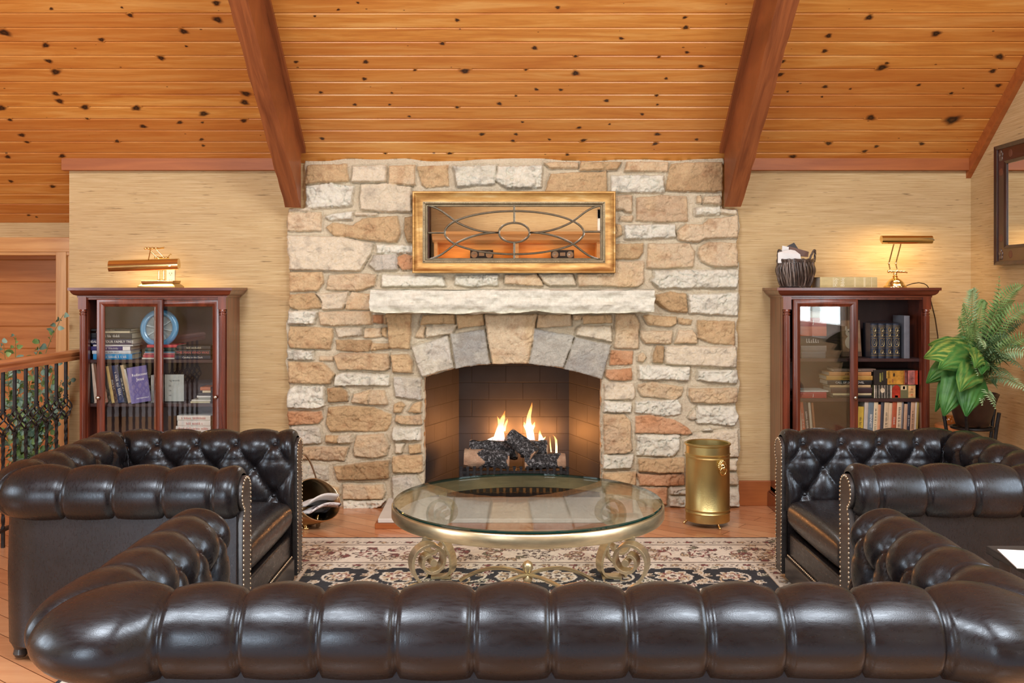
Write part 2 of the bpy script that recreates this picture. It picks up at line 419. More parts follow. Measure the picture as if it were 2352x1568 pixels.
# ---- floor
def floor_mat():
    t = NT('oak_floor_boards'); v = t.coord((1, 1, 1), (0, 0, R(38)))
    br = t.n('ShaderNodeTexBrick'); t.l(v, br.inputs['Vector']); br.offset = .37
    br.inputs['Scale'].default_value = 1; br.inputs['Brick Width'].default_value = 2.4; br.inputs['Row Height'].default_value = .105
    br.inputs['Mortar Size'].default_value = .0022; br.inputs['Mortar Smooth'].default_value = .3
    br.inputs['Color1'].default_value = (*srgb(216, 160, 116), 1); br.inputs['Color2'].default_value = (*srgb(196, 136, 94), 1)
    br.inputs['Mortar'].default_value = (*srgb(110, 62, 36), 1)
    g = t.noise(t.coord((1.2, 14, 1), (0, 0, R(38))), 2.4, 5, .6, .5)
    c = t.mix(.6, br.outputs['Color'], t.ramp(g, [(.3, (.40, .38, .36)), (.7, (.62, .62, .62))]), 'OVERLAY')
    t.set(Base_Color=c, Roughness=.27, Coat_Weight=.35, Coat_Roughness=.12)
    return t.m
m = MB(); m.box((XL-.1, 1.3, -.1), (XR+.1, 7.0, 0)); struct('floor', m, floor_mat(), smooth=0)
m = MB(); m.box((XL-.1, YR-.1, -.1), (XR+.1, 1.3, 0)); struct('floor', m, plain('grey_carpet', srgb(168, 170, 178), .95, 0, .12, 200, bump=.4), smooth=0)
m = MB(); m.box((1.35, YW-.018, 0), (XR, YW, .155)); struct('baseboard_back', m, TRIMW, bevel=.003)
m = MB(); m.box((XR-.018, 3, 0), (XR, YW-.02, .155)); struct('baseboard_right', m, TRIMW, bevel=.003)
# ---- stair wall beyond the left end, with a cased opening lined in pine boards
YF = 6.55
m = MB(); m.box((XL, YF, 1.635), (-2.6, YF+.08, 2.1)); m.box((-2.70, YF, 0), (-2.6, YF+.4, 2.1))
struct('wall_stair', m, GRASS, smooth=0)
m = MB(); m.box((XL, YF-.02, 1.57), (-2.70, YF+.01, 1.71-.02)); m.box((XL, YF-.03, 1.58+.012), (-2.70, YF, 1.60+.012))
struct('trim_1', m, PINE, bevel=.003)
m = MB(); m.box((-3.04, YF-.025, 0), (-2.97, YF+.03, 1.60)); m.box((-2.97, YF-.005, 0), (-2.70, YF+.03, 1.60)); struct('trim_2', m, PINEV, bevel=.003)
def planks(name, x0, x1, Y, z0, z1, h):
    m = MB(); z = z0
    while z < z1:
        zt = min(z+h, z1); m.box((x0, Y, z+.002), (x1, Y+.02, zt-.002)); m.box((x0, Y+.006, z-.004), (x1, Y+.03, z+.004)); z += h
    return struct(name, m, wood('amber_boards', srgb(176, 106, 54), srgb(214, 146, 84), .4, (1, 9, 14), 1.4, .2), bevel=.006)
planks('wall_stair_boards', XL, -2.70, YF+.28, 0, 1.9, .155)
# ---- trim boards where walls meet the ceiling
m = MB(); m.box((-2.79, YW-.04, CZ0-.045), (-1.39, YW, CZ0+.045)); struct('trim_3', m, TRIMW, bevel=.003)
m = MB(); m.box((1.40, YW-.04, CZ0-.045), (XR, YW, CZ0+.045)); struct('trim_4', m, TRIMW, bevel=.003)
m = MB(); L = 3.2
m.add([(x, YW-t*.8*L, CZ0+t*.6*L-d) for t in (0, 1) for x in (XR-.03, XR) for d in (0, .09)], [(0,1,3,2), (4,6,7,5), (0,2,6,4), (1,5,7,3), (0,4,5,1), (2,3,7,6)])
struct('trim_5', m, TRIMW)
# ---- two rafters
def rafter(name, x0, x1, label):
    t = thing(name, label, 'beam')
    YE, ZB = 5.985, 1.845; L = 5.2
    def rows(xa, xb, zb0, ztop0, y0, seg=60, jit=.004):
        m = MB(); rnd = random.Random(int(abs(x0)*100)); vs = []
        for i in range(seg+1):
            s = L*i/seg; y = y0-.8*s; dz = .6*s
            a = [rnd.uniform(-jit, jit) for _ in range(4)]
            vs += [(xa+a[0], y, zb0+dz+a[1]), (xb+a[2], y, zb0+dz+a[3]), (xb, y, ztop0+dz), (xa, y, ztop0+dz)]
        fs = []
        for i in range(seg):
            for j in range(4): fs.append((i*4+j, i*4+(j+1) % 4, i*4+4+(j+1) % 4, i*4+4+j))
        fs += [(3,2,1,0), tuple(seg*4+j for j in range(4))]
        m.add(vs, fs); return m
    obj('beam_timber', rows(x0, x1, ZB, 2.25, YE), BEAM, t, smooth=50)
    s = 1 if x0 < 0 else -1; xe = x1 if x0 < 0 else x0
    xa, xb = sorted((xe, xe+s*.03))
    obj('cove_strip', rows(xa, xb, 2.175, 2.23, YE, 2, 0), BEAM, t)
    return t
rafter('ceiling_beam', -1.385, -1.29, 'rough reddish rafter running down to the left edge of the stone chimney')
rafter('ceiling_beam', 1.297, 1.40, 'rough reddish rafter running down to the right edge of the stone chimney')
# ================================================================ FIREPLACE
YS = 6.055                                     # mortar face of the chimney
rng = np.random.default_rng(7)
def vnoise(x, y, seed=0):
    x = np.asarray(x, float); y = np.asarray(y, float)
    xi = np.floor(x).astype(np.int64); yi = np.floor(y).astype(np.int64); fx = x-xi; fy = y-yi
    def h(a, b):
        n = (a*374761393+b*668265263+seed*982451653) & 0xffffffff
        n = ((n ^ (n >> 13))*1274126177) & 0xffffffff
        return ((n ^ (n >> 16)) & 0xffff)/65535.0
    sx = fx*fx*(3-2*fx); sy = fy*fy*(3-2*fy)
    return (h(xi, yi)*(1-sx)+h(xi+1, yi)*sx)*(1-sy)+(h(xi, yi+1)*(1-sx)+h(xi+1, yi+1)*sx)*sy
def fbm(x, y, seed=0, o=4):
    s = 0; a = .5; t = 0
    for i in range(o): s = s+a*vnoise(x*2**i, y*2**i, seed+i*11); t += a; a *= .5
    return s/t
def sdf_poly(px, py, P):
    d = np.full(px.shape, 1e9); ins = np.zeros(px.shape, bool); n = len(P)
    for i in range(n):
        ax, ay = P[i]; bx, by = P[(i+1) % n]; ex, ey = bx-ax, by-ay; L = ex*ex+ey*ey or 1e-9
        t = np.clip(((px-ax)*ex+(py-ay)*ey)/L, 0, 1); dx = px-ax-t*ex; dy = py-ay-t*ey
        d = np.minimum(d, dx*dx+dy*dy)
        c = ((ay > py) != (by > py)) & (px < (bx-ax)*(py-ay)/((by-ay) or 1e-9)+ax); ins ^= c
    return np.where(ins, -1, 1)*np.sqrt(d)
# the stones as the mason laid them: colour key, relief, outline (quadrant survey sheets A B C D, or E = whole wall)
ST = '''
A t 290,90 690,70 700,255 420,262 265,275
A c 745,100 1085,90 1080,250 735,255
A k 1105,100 1370,80 1370,290 1100,280
A t 1390,100 1700,85 1705,295 1480,312 1430,280
A w 1740,100 2180,80 2160,280 1790,300
A w 2190,95 2640,85 2630,310 2280,315 2170,240
A w 260,300 550,270 760,300 730,495 300,520 270,430
A c 830,275 1080,265 1330,310 1330,555 1010,550 830,530 810,420
A k 95,560 430,555 430,745 95,740
A c 110,520 330,505 330,548 105,555
A w 470,600 560,570 740,550 730,628 510,628
A c 765,552 980,560 980,588 765,588
A t 470,710 540,660 740,690 830,620 1190,590 1225,760 1180,860 900,830 560,790
A b 1265,600 1400,590 1400,860 1290,860 1260,780
A c 95,790 560,800 950,860 930,960 820,1140 100,1130
A w 980,880 1400,890 1400,965 985,965
A g 950,985 1190,975 1190,1130 970,1140 905,1080
A r 1200,1000 1260,970 1400,1000 1400,1110 1240,1135 1200,1080
A t 100,1160 440,1150 455,1250 400,1340 100,1350
A k 520,1180 980,1170 960,1290 780,1340 480,1325 490,1260
A w 1035,1180 1640,1190 1670,1290 1030,1300
A w 1770,1190 2190,1180 2200,1290 1920,1295 1760,1280
A k 2265,1180 2590,1170 2640,1250 2640,1290 2265,1270
A t 105,1380 370,1365 430,1460 440,1510 200,1530 110,1500
A c 380,1370 700,1350 710,1420 650,1525 445,1530 440,1450
A k 730,1350 920,1370 930,1525 660,1525
B c 250,1170 590,1170 620,1290 360,1290 290,1250
B k 640,1170 1000,1165 1000,1050 1300,1050 1300,1260 1240,1300 650,1290
B k 300,60 640,60 640,120 360,125
B t 665,55 1075,55 1020,135 660,135
B k 1125,60 1540,55 1530,150 1100,145
B b 1570,75 1850,55 2085,60 2090,350 1510,340
B t 370,170 920,150 930,370 310,370
B w 970,190 1490,190 1500,355 970,362
B k 1000,390 1180,385 1180,560 1120,555 1090,530 1000,535
B p 1225,410 1480,385 1730,400 1735,645 1440,655 1225,640
B k 1830,400 1870,390 1875,470 1830,465
B k 1890,400 2060,390 2080,480 1890,470
B w 1810,505 2060,500 2060,580 1805,590
B c 2070,520 2220,530 2230,590 2070,570
B k 1060,590 1190,590 1185,645 1055,640
B t 1000,660 1070,680 1080,780 1000,830
B w 1105,680 1610,680 1620,800 1320,815 1105,820
B k 1630,750 1720,680 1890,680 1940,620 2235,590 2235,810 1920,815 1830,860 1640,830
B t 1000,870 1290,860 1290,960 1240,1020 1000,1020
B k 1340,870 1760,870 1800,950 1790,1100 1400,1120 1320,1110
B k 1850,900 1940,850 2235,860 2235,1095 2000,1100 1870,1050 1840,970
B w 1390,1140 2240,1125 2245,1200 2220,1310 1450,1310 1360,1240 1400,1200
B t 1420,1380 1560,1350 1720,1370 1735,1560 1560,1545 1410,1440
B w 1745,1380 2235,1360 2235,1590 1760,1560
C w 110,55 385,60 360,190 100,190
C k 400,70 920,70 940,190 560,205 420,195
C r 950,105 1045,100 1040,190 950,180
C b 1052,100 1078,100 1078,190 1052,185
C t 1080,85 1330,85 1320,435 1110,430
C t 1440,100 1760,95 1760,185 1420,200
C t 1780,100 2050,90 2060,200 1800,235
C k 1370,310 1420,210 1470,210 1455,325 1390,320
C c 1480,210 1790,200 1740,280 1480,330
C t 120,210 540,230 555,300 520,440 120,430 95,380
C c 570,235 830,225 850,300 600,325
C k 865,230 1020,235 1030,320 860,325
C t 1035,240 1080,230 1085,330 1035,310
C b 575,350 930,350 940,390 900,460 740,470 575,450
C b 945,380 1100,390 1100,440 920,455
C w 90,445 345,460 350,550 95,545
C k 410,510 540,515 545,555 410,555
C p 550,520 620,480 1100,490 1110,630 1050,655 600,640
C t 1120,495 1300,490 1345,550 1345,680 1140,670
C t 100,560 440,575 570,690 520,790 110,780
C w 580,700 650,675 1110,700 1115,800 570,805
C g 1150,720 1430,735 1430,940 1320,945 1170,910 1150,800
C w 90,850 150,810 450,810 460,1010 380,1030 90,1025
C b 490,830 620,820 700,870 690,960 490,965
C k 760,890 930,840 890,950 900,990 730,975
C k 940,850 1060,850 1100,960 1100,990 910,990 895,940
C t 500,1020 720,1010 960,1020 1130,1090 1120,1200 1080,1260 520,1260 480,1180
C r 100,1060 430,1060 440,1130 400,1185 100,1200
C t 1165,980 1230,960 1270,1000 1230,1070 1160,1075
C t 1340,990 1430,965 1420,1075 1295,1070
C p 1180,1110 1420,1100 1430,1190 1260,1190 1170,1160
C w 1160,1220 1430,1220 1430,1345 1150,1345 1135,1280
C g 130,1215 420,1215 425,1380 150,1390
C t 480,1300 600,1300 580,1380 470,1365
C c 612,1300 730,1290 730,1370 592,1380
C k 790,1300 1050,1285 1110,1400 1080,1500 960,1530 760,1510 750,1430
C c 1170,1390 1260,1380 1230,1480 1170,1480
C t 1300,1390 1420,1385 1430,1470 1310,1480
C p 230,1410 710,1410 650,1550 210,1540
C g 1335,420 1690,310 1760,630 1430,715
C v 1715,290 2060,240 2120,580 1770,635
C k 2060,95 2590,95 2497,580 2135,590
D v 215,240 600,310 500,630 150,585
D v 610,320 970,400 880,740 505,640
D k 245,95 570,95 575,210 230,225
D k 590,100 680,100 670,150 600,150
D t 690,100 980,100 980,180 700,185
D c 640,230 680,205 970,210 980,370 620,295
D k 1020,90 1210,90 1250,180 1245,435 1005,430
D r 970,450 1190,460 1185,590 950,600
D r 920,650 1170,630 1185,750 950,755 905,710
D t 1290,110 1350,100 1620,120 1620,180 1560,215 1340,200
D t 1640,130 1780,150 1770,200 1650,190
D k 1270,260 1590,255 1570,385 1310,385 1270,330
D k 1645,255 1790,250 1830,310 1830,385 1605,385
D t 1830,155 2205,160 2210,410 1960,380 1840,330 1825,210
D k 1240,510 1290,480 1325,520 1300,570 1240,570
D b 1420,410 1495,410 1495,580 1390,570 1385,500
D c 1510,405 2220,420 2225,620 1520,590
D w 1250,600 1755,620 1755,755 1480,745 1255,745
D w 1845,650 2225,655 2240,740 2220,785 1830,750
D c 900,775 1200,785 1220,900 1190,940 905,950
D k 1240,790 1400,770 1690,820 1680,900 1600,945 1270,910 1235,850
D k 1750,830 2225,830 2235,980 2000,985 1780,970 1745,900
D w 1215,960 1640,950 1670,1010 1670,1085 1520,1105 1215,1075
D w 900,960 1180,980 1170,1075 900,1070
D p 900,1095 1100,1095 1160,1160 1180,1440 1120,1480 900,1490
D r 1215,1110 1350,1095 1600,1150 1730,1220 1780,1280 1730,1295 1215,1275
D w 1840,1010 2240,1010 2245,1100 2200,1200 1830,1180 1815,1100
D c 1740,1130 1810,1040 1820,1140 1790,1150
D w 1890,1240 1960,1220 1990,1255 1890,1255
D c 1700,1350 1800,1290 2240,1240 2250,1520 1700,1500
D w 1225,1295 1660,1300 1650,1450 1590,1515 1225,1505
E g 675,1068 755,1068 755,1100 680,1110
E b 766,1070 895,1055 893,1098 775,1100
E k 788,1110 882,1112 885,1128 878,1146 787,1143
E w 790,1149 885,1148 876,1160 850,1168 790,1168
E t 902,1046 969,1043 970,1080 965,1083 902,1083
E g 902,1094 955,1089 970,1110 968,1140 902,1146
E t 690,1116 780,1116 778,1160 690,1160
E w 1384,1043 1455,1043 1450,1072 1384,1075
E t 1384,1084 1460,1082 1460,1112 1384,1112
E c 1384,1120 1458,1118 1458,1158 1384,1160
E t 1467,1052 1571,1050 1571,1084 1467,1083
E r 1462,1088 1571,1088 1571,1113 1470,1115
E w 1540,1119 1590,1119 1590,1134 1540,1132
E r 1467,1120 1533,1119 1530,1156 1480,1156
E w 1537,1140 1600,1140 1600,1164 1537,1162
E c 1610,1060 1695,1052 1695,1078 1610,1078
E c 1610,1085 1694,1085 1694,1110 1610,1108
E w 1610,1120 1695,1118 1697,1160 1610,1162
'''
CLR = {'w': (224, 219, 200), 'c': (218, 204, 178), 'k': (212, 190, 158), 't': (198, 168, 127), 'b': (178, 148, 110), 'r': (202, 156, 118),
       'p': (190, 164, 132), 'g': (200, 192, 172), 'v': (180, 175, 162)}
OPEN = [(973, 1175), (974, 880), (974, 867), (1008, 857), (1044, 846), (1086, 838), (1129, 835), (1172, 833), (1213, 834), (1255, 839), (1296, 846), (1340, 857), (1381, 870), (1381, 1175)]
def to_w(x, y): return ((x-1176)*YS/FPX, CAMZ-(y-662)*YS/FPX)
def build_breast():
    g = .0052
    xs = np.arange(-1.40, 1.41, g); zs = np.arange(-.01, 2.19, g)
    X, Z = np.meshgrid(xs, zs); ny, nx = X.shape
    D = (fbm(X*60, Z*60, 3)-.5)*.006+(fbm(X*9, Z*9, 5)-.5)*.012        # depth towards the room
    mort = np.array(srgb(206, 192, 166)); Cc = np.empty(X.shape+(3,)); Cc[:] = mort
    Cc *= (.9+.22*fbm(X*14, Z*14, 9))[..., None]
    tot = np.zeros(X.shape)
    for si, ln in enumerate(ST.strip().split('\n')):
        q, key, *pts = ln.split(); P = []
        for s in pts:
            a, b = [float(v) for v in s.split(',')]
            if q == 'E': x, y = a, b
            else:
                if q in 'BD': a += 2352
                if q in 'CD': b += 1481
                x, y = 640+a/4.3556, 360+b/4.3556
            P.append(to_w(x, y))
        r = np.random.default_rng(si+50)
        px = [p[0] for p in P]; pz = [p[1] for p in P]
        x0, x1, z0, z1 = min(px)-.03, max(px)+.03, min(pz)-.03, max(pz)+.03
        i0, i1 = np.searchsorted(xs, [x0, x1]); j0, j1 = np.searchsorted(zs, [z0, z1])
        if i1 <= i0 or j1 <= j0: continue
        sx, sz = X[j0:j1, i0:i1], Z[j0:j1, i0:i1]
        wx = sx+(fbm(sx*14+si, sz*14, 21)-.5)*.014+(fbm(sx*60+si, sz*60, 22)-.5)*.006
        wz = sz+(fbm(sx*14+9, sz*14+si, 23)-.5)*.012+(fbm(sx*60+si, sz*60, 24)-.5)*.006
        s = -sdf_poly(wx, wz, P)
        arch = key in 'v' or (q == 'C' and key == 'g' and pts[0].startswith('1335')) or pts[0] == '2060,95'
        relief = r.uniform(.022, .042)+(.012 if arch else 0)+(.006 if key == 'w' else 0)
        e = np.clip((s+.003)/r.uniform(.007, .012), 0, 1); prof = np.sqrt(np.clip(1-(1-e)**2, 0, 1))
        rough = {'w': .032, 'v': .012, 'g': .020, 'c': .014, 'k': .018}.get(key, .020)
        n1 = fbm(sx*11+si*3, sz*17+si, 31); n2 = fbm(sx*45+si, sz*50, 33)
        ridge = 1-np.abs(2*fbm(sx*13+si, sz*13-si, 35)-1)
        cleft = np.clip((ridge-.93)/.07, 0, 1)
        h = relief+(n1-.5)*rough*1.3+(n2-.5)*rough*.75-cleft*rough*.55+(sx-sx.mean())*r.uniform(-.05, .05)+(sz-sz.mean())*r.uniform(-.06, .02)
        D[j0:j1, i0:i1] = D[j0:j1, i0:i1]*(1-prof)+h*prof-.010*np.exp(-((s+.005)/.005)**2)*(1 if si % 3 else .3)
        db = r.uniform(-9, 9); base = np.array(srgb(*[c+db for c in CLR[key]]))
        v1 = fbm(sx*7+si*5, sz*9, 41)[..., None]; v2 = fbm(sx*38, sz*30+si, 43)[..., None]
        alt = np.array(srgb(*{'w': (230, 226, 210), 'v': (150, 148, 144), 'g': (204, 196, 184), 'c': (224, 210, 184), 'r': (192, 136, 94)}.get(key, (214, 184, 142))))
        blend = np.clip((v1-.42)*4, 0, 1)*.65
        col = base*(1-blend)+alt*blend
        col = col*(.88+.24*v2)
        dark = np.array(srgb(158, 114, 78)) if key in 'tkrbp' else np.array(srgb(150, 140, 126))
        d2 = np.clip((fbm(sx*16+7, sz*22+si, 47)[..., None]-.58)*5, 0, 1)*.45
        col = col*(1-d2)+dark*d2
        m = np.clip(prof*1.3-.15, 0, 1)[..., None]
        Cc[j0:j1, i0:i1] = Cc[j0:j1, i0:i1]*(1-m)+col*m
    # outline of the breast: narrower where the rafters land, stones at its ends running in and out
    stepn = lambda z, sd: (vnoise(z*8, 0*z, sd)-.5)*.028+(vnoise(z*30, 0*z, sd+1)-.5)*.010
    zt = to_w(0, 478)[1]
    left = np.where(Z > zt, to_w(699, 0)[0], to_w(661, 0)[0])+stepn(Z, 61)
    right = np.where(Z > zt, to_w(1661, 0)[0], to_w(1695, 0)[0])+stepn(Z, 71)
    top = to_w(0, 367)[1]+(vnoise(X*6, 0*X, 81)-.5)*.02
    Xs, Zs = X.copy(), Z.copy()
    for edge, sgn in ((left, -1), (right, 1)):
        k = np.abs(X-edge) < g*.75; Xs[k] = edge[k]
    k = np.abs(Z-top) < g*.75; Zs[k] = top[k]
    keep = (Xs >= left-1e-6) & (Xs <= right+1e-6) & (Zs <= top+1e-6)
    # rounded shoulders at the free edges
    ed = np.minimum(np.minimum(X-left, right-X), 9); f = np.clip(ed/.02, 0, 1); D = D*(.35+.65*np.sqrt(np.clip(1-(1-f)**2, 0, 1)))
    O = [to_w(*p) for p in OPEN]
    wx = X+(fbm(X*16, Z*16, 91)-.5)*.016; wz = Z+(fbm(X*16, Z*16, 92)-.5)*.012
    so = sdf_poly(wx, wz, O); gy, gx = np.gradient(so, g)
    kk = np.abs(so) < g*.8
    Xs[kk] -= (so*gx)[kk]; Zs[kk] -= (so*gy)[kk]
    keep &= (so > -g*.8)
    Y = YS-D
    idx = -np.ones(X.shape, int); idx[keep] = np.arange(keep.sum())
    a, b, c, d = idx[:-1, :-1], idx[:-1, 1:], idx[1:, 1:], idx[1:, :-1]
    ok = (a >= 0) & (b >= 0) & (c >= 0) & (d >= 0)
    F = np.stack([a[ok], b[ok], c[ok], d[ok]], 1)
    V = np.stack([Xs[keep], Y[keep], Zs[keep]], 1); CV = Cc[keep]
    # skirts back to the wall along every open edge
    E = {}
    for f4 in F.tolist():
        for i in range(4):
            p, q = f4[i], f4[(i+1) % 4]
            if (q, p) in E: del E[(q, p)]
            else: E[(p, q)] = 1
    vmap = {}; nv = []; nc = []; nf = []
    def ext(i, inner):
        if i not in vmap: vmap[i] = len(V)+len(nv); nv.append((V[i][0], YW+.06, V[i][2])); nc.append(CV[i])
        return vmap[i]
    for p, q in E: nf.append((q, p, ext(p, 0), ext(q, 0)))
    V = np.vstack([V, np.array(nv)]); CV = np.vstack([CV, np.array(nc)])
    faces = F.tolist()+nf
    o = mesh_obj('stone_surround', V.tolist(), faces, stone_mat(), FIRE, smooth=180)
    at = o.data.color_attributes.new('stone', 'FLOAT_COLOR', 'POINT')
    at.data.foreach_set('color', np.hstack([CV, np.ones((len(CV), 1))]).astype(np.float32).ravel())
    return o
def stone_mat():
    t = NT('fieldstone'); v = t.coord()
    at = t.n('ShaderNodeAttribute', attribute_name='stone')
    f = t.noise(v, 90, 5, .65); f2 = t.noise(v, 30, 5, .6)
    c = t.mix(.55, at.outputs['Color'], t.ramp(f, [(.3, (.36, .35, .34)), (.7, (.64, .64, .64))]), 'OVERLAY')
    t.set(Base_Color=c, Roughness=.88, Specular_IOR_Level=.2)
    t.bump(t.math('ADD', f, f2), .8, .009)
    return t.m
FIRE = thing('stone_fireplace', 'pale fieldstone fireplace with an arched black firebox and a thick stone mantel', 'fireplace', (0, 0, 0))
build_breast()
# mantel: one long rock-faced slab
def rough_slab(x0, x1, y0, y1, z0, z1, step, amp, seed, top_amp=.2):
    """box with chiselled front, ends and lower edge"""
    nx, nz = int((x1-x0)/step), max(4, int((z1-z0)/step)); nyy = max(3, int((y1-y0)/step))
    m = MB(); vs = {}; V = []
    def vid(i, j, k):
        key = (i, j, k)
        if key in vs: return vs[key]
        x = x0+(x1-x0)*i/nx; y = y0+(y1-y0)*j/nyy; z = z0+(z1-z0)*k/nz
        nse = fbm(np.array([x*16+seed]), np.array([z*26+y*9]), seed, 4)[0]; n2 = fbm(np.array([x*7+seed]), np.array([y*9]), seed+5, 4)[0]
        fx = amp*(nse-.5)*2
        if j == 0: y += fx+ (amp*1.1*max(0, 1-k/nz*3.2)) + (amp*.9 if k == nz else 0)
        if i == 0: x += -fx*.8
        if i == nx: x += fx*.8
        if k == 0: z += (n2-.5)*amp*1.6
        if k == nz: z += (n2-.5)*amp*top_amp*3
        vs[key] = len(V); V.append((x, y, z)); return vs[key]
    F = []
    for i in range(nx):
        for k in range(nz): F.append((vid(i,0,k), vid(i+1,0,k), vid(i+1,0,k+1), vid(i,0,k+1)))
        for j in range(nyy):
            F.append((vid(i,j,nz), vid(i+1,j,nz), vid(i+1,j+1,nz), vid(i,j+1,nz)))
            F.append((vid(i,j,0), vid(i,j+1,0), vid(i+1,j+1,0), vid(i+1,j,0)))
    for j in range(nyy):
        for k in range(nz):
            F.append((vid(0,j,k), vid(0,j,k+1), vid(0,j+1,k+1), vid(0,j+1,k)))
            F.append((vid(nx,j,k), vid(nx,j+1,k), vid(nx,j+1,k+1), vid(nx,j,k+1)))
    m.add(V, F); return m
LIME = NT('limestone_slab')
_v = LIME.coord((1, 1, 1)); _f = LIME.noise(LIME.coord((3, 3, 40)), 2, 4, .6, .3); _g = LIME.noise(_v, 60, 5, .65)
LIME.set(Base_Color=LIME.mix(.35, LIME.ramp(_f, [(.32, srgb(196, 190, 170)), (.45, srgb(222, 218, 200)), (.7, srgb(232, 229, 212))]), LIME.ramp(_g, [(.3, srgb(176, 170, 150)), (.65, srgb(236, 233, 220))])), Roughness=.85, Specular_IOR_Level=.25)
LIME.bump(_g, .5, .006)
obj('mantel', rough_slab(-.845, .847, 5.82, 6.05, 1.205, 1.343, .0080, .023, 5), LIME.m, FIRE, smooth=60)
# hearth
HW = plain('hearth_stone', srgb(214, 210, 200), .55, 0, .06, 9, bump=.05)
m = MB(); m.add([(-.765, 6.08, .03), (.765, 6.08, .03), (.745, 5.51, .03), (-.755, 5.51, .03), (-.765, 6.08, .055), (.765, 6.08, .055), (.745, 5.51, .055), (-.755, 5.51, .055)],
               [(0,1,2,3), (7,6,5,4), (3,2,6,7), (2,1,5,6), (0,3,7,4), (1,0,4,5)])
h = obj('hearth_slab', m, HW, FIRE, bevel=.004)
m = MB(); m.box((-.77, 5.495, 0), (.76, 6.08, .03)); obj('hearth_border', m, TRIMW, FIRE, bevel=.003)
# firebox
def firebrick():
    t = NT('sooty_firebrick')
    tc = t.n('ShaderNodeTexCoord'); sp = t.n('ShaderNodeSeparateXYZ'); t.l(tc.outputs['Object'], sp.inputs[0])
    cb = t.n('ShaderNodeCombineXYZ'); t.l(t.math('ADD', sp.outputs[0], sp.outputs[1]), cb.inputs[0]); t.l(sp.outputs[2], cb.inputs[1])
    br = t.n('ShaderNodeTexBrick'); t.l(cb.outputs[0], br.inputs['Vector']); br.inputs['Scale'].default_value = 1
    br.inputs['Brick Width'].default_value = .235; br.inputs['Row Height'].default_value = .117; br.inputs['Mortar Size'].default_value = .0028; br.inputs['Mortar Smooth'].default_value = .5
    br.inputs['Color1'].default_value = (.030, .030, .034, 1); br.inputs['Color2'].default_value = (.024, .024, .028, 1); br.inputs['Mortar'].default_value = (.010, .009, .010, 1)
    f = t.noise(t.coord(), 9, 4)
    t.set(Base_Color=t.mix(.5, br.outputs['Color'], t.ramp(f, [(.3, (.35,.35,.35)), (.7, (.62,.62,.62))]), 'OVERLAY'), Roughness=.62, Specular_IOR_Level=.45)
    t.bump(t.math('SUBTRACT', t.math('MULTIPLY', f, .3), br.outputs['Fac']), .5, .004)
    return t.m
FB = firebrick()
bx0, bx1, ox0, ox1, yb, y0 = -.365, .392, -.60, .60, 6.74, 6.13
m = MB()
m.add([(ox0, y0, .04), (bx0, yb, .04), (bx0, yb, 1.05), (ox0, y0, 1.05)], [(0,1,2,3)])
m.add([(ox1, y0, .04), (bx1, yb, .04), (bx1, yb, 1.05), (ox1, y0, 1.05)], [(3,2,1,0)])
m.add([(bx0, yb, .04), (bx1, yb, .04), (bx1, yb, 1.05), (bx0, yb, 1.05)], [(0,1,2,3)])
m.add([(ox0, y0, 1.05), (ox1, y0, 1.05), (bx1, yb, 1.05), (bx0, yb, 1.05)], [(0,1,2,3)])
m.add([(ox0, y0, .045), (ox1, y0, .045), (bx1, yb, .045), (bx0, yb, .045)], [(3,2,1,0)])
obj('firebox', m, FB, FIRE, smooth=0)
# ---- grate, gas logs, flames
GR = thing('fire_grate', 'black iron grate with a row of tapered bars under the logs', 'grate', (0, 0, 0))
m = MB(); gx0, gx1, gy = -.325, .355, 6.26
for i in range(17):
    x = gx0+(gx1-gx0)*i/16
    m.add([(x-.014, gy-.012, .05), (x+.014, gy-.012, .05), (x+.014, gy+.012, .05), (x-.014, gy+.012, .05), (x-.007, gy-.006, .20), (x+.007, gy-.006, .20), (x+.007, gy+.006, .20), (x-.007, gy+.006, .20)],
          [(0,3,2,1), (4,5,6,7), (0,1,5,4), (1,2,6,5), (2,3,7,6), (3,0,4,7)])
    m.cbox((x, gy, .206), (.02, .02, .014))
obj('front_bars', m, IRON, GR, bevel=.001)
m = MB(); m.box((gx0-.01, gy+.006, .165), (gx1+.01, gy+.02, .182)); m.box((gx0-.01, gy, .075), (gx1+.01, gy+.02, .09))
for x in (gx0+.05, .02, gx1-.05): m.box((x-.01, gy, .13), (x+.01, gy+.30, .15)); 
m.box((gx0, gy+.28, .045), (gx0+.02, gy+.30, .15)); m.box((gx1-.02, gy+.28, .045), (gx1, gy+.30, .15))
obj('rails', m, IRON, GR)
def charmat():
    t = NT('charred_log'); v = t.coord((1, 1, 1))
    at = t.n('ShaderNodeAttribute', attribute_name='char')
    f = t.noise(t.coord(), 62, 5, .75, .8); f2 = t.noise(t.coord(), 9, 3)
    blk = t.ramp(f, [(.42, (.012, .011, .012)), (.54, (.07, .066, .066)), (.63, (.42, .42, .43)), (.7, (.05, .05, .05))])
    tan = t.ramp(f2, [(.3, srgb(168, 124, 96)), (.7, srgb(214, 180, 148))])
    t.set(Base_Color=t.mix(t.ramp(at.outputs['Fac'], [(.4, (0,0,0)), (.6, (1,1,1))]), tan, blk), Roughness=.85)
    t.bump(f, .9, .012)
    return t.m
CHAR = charmat()
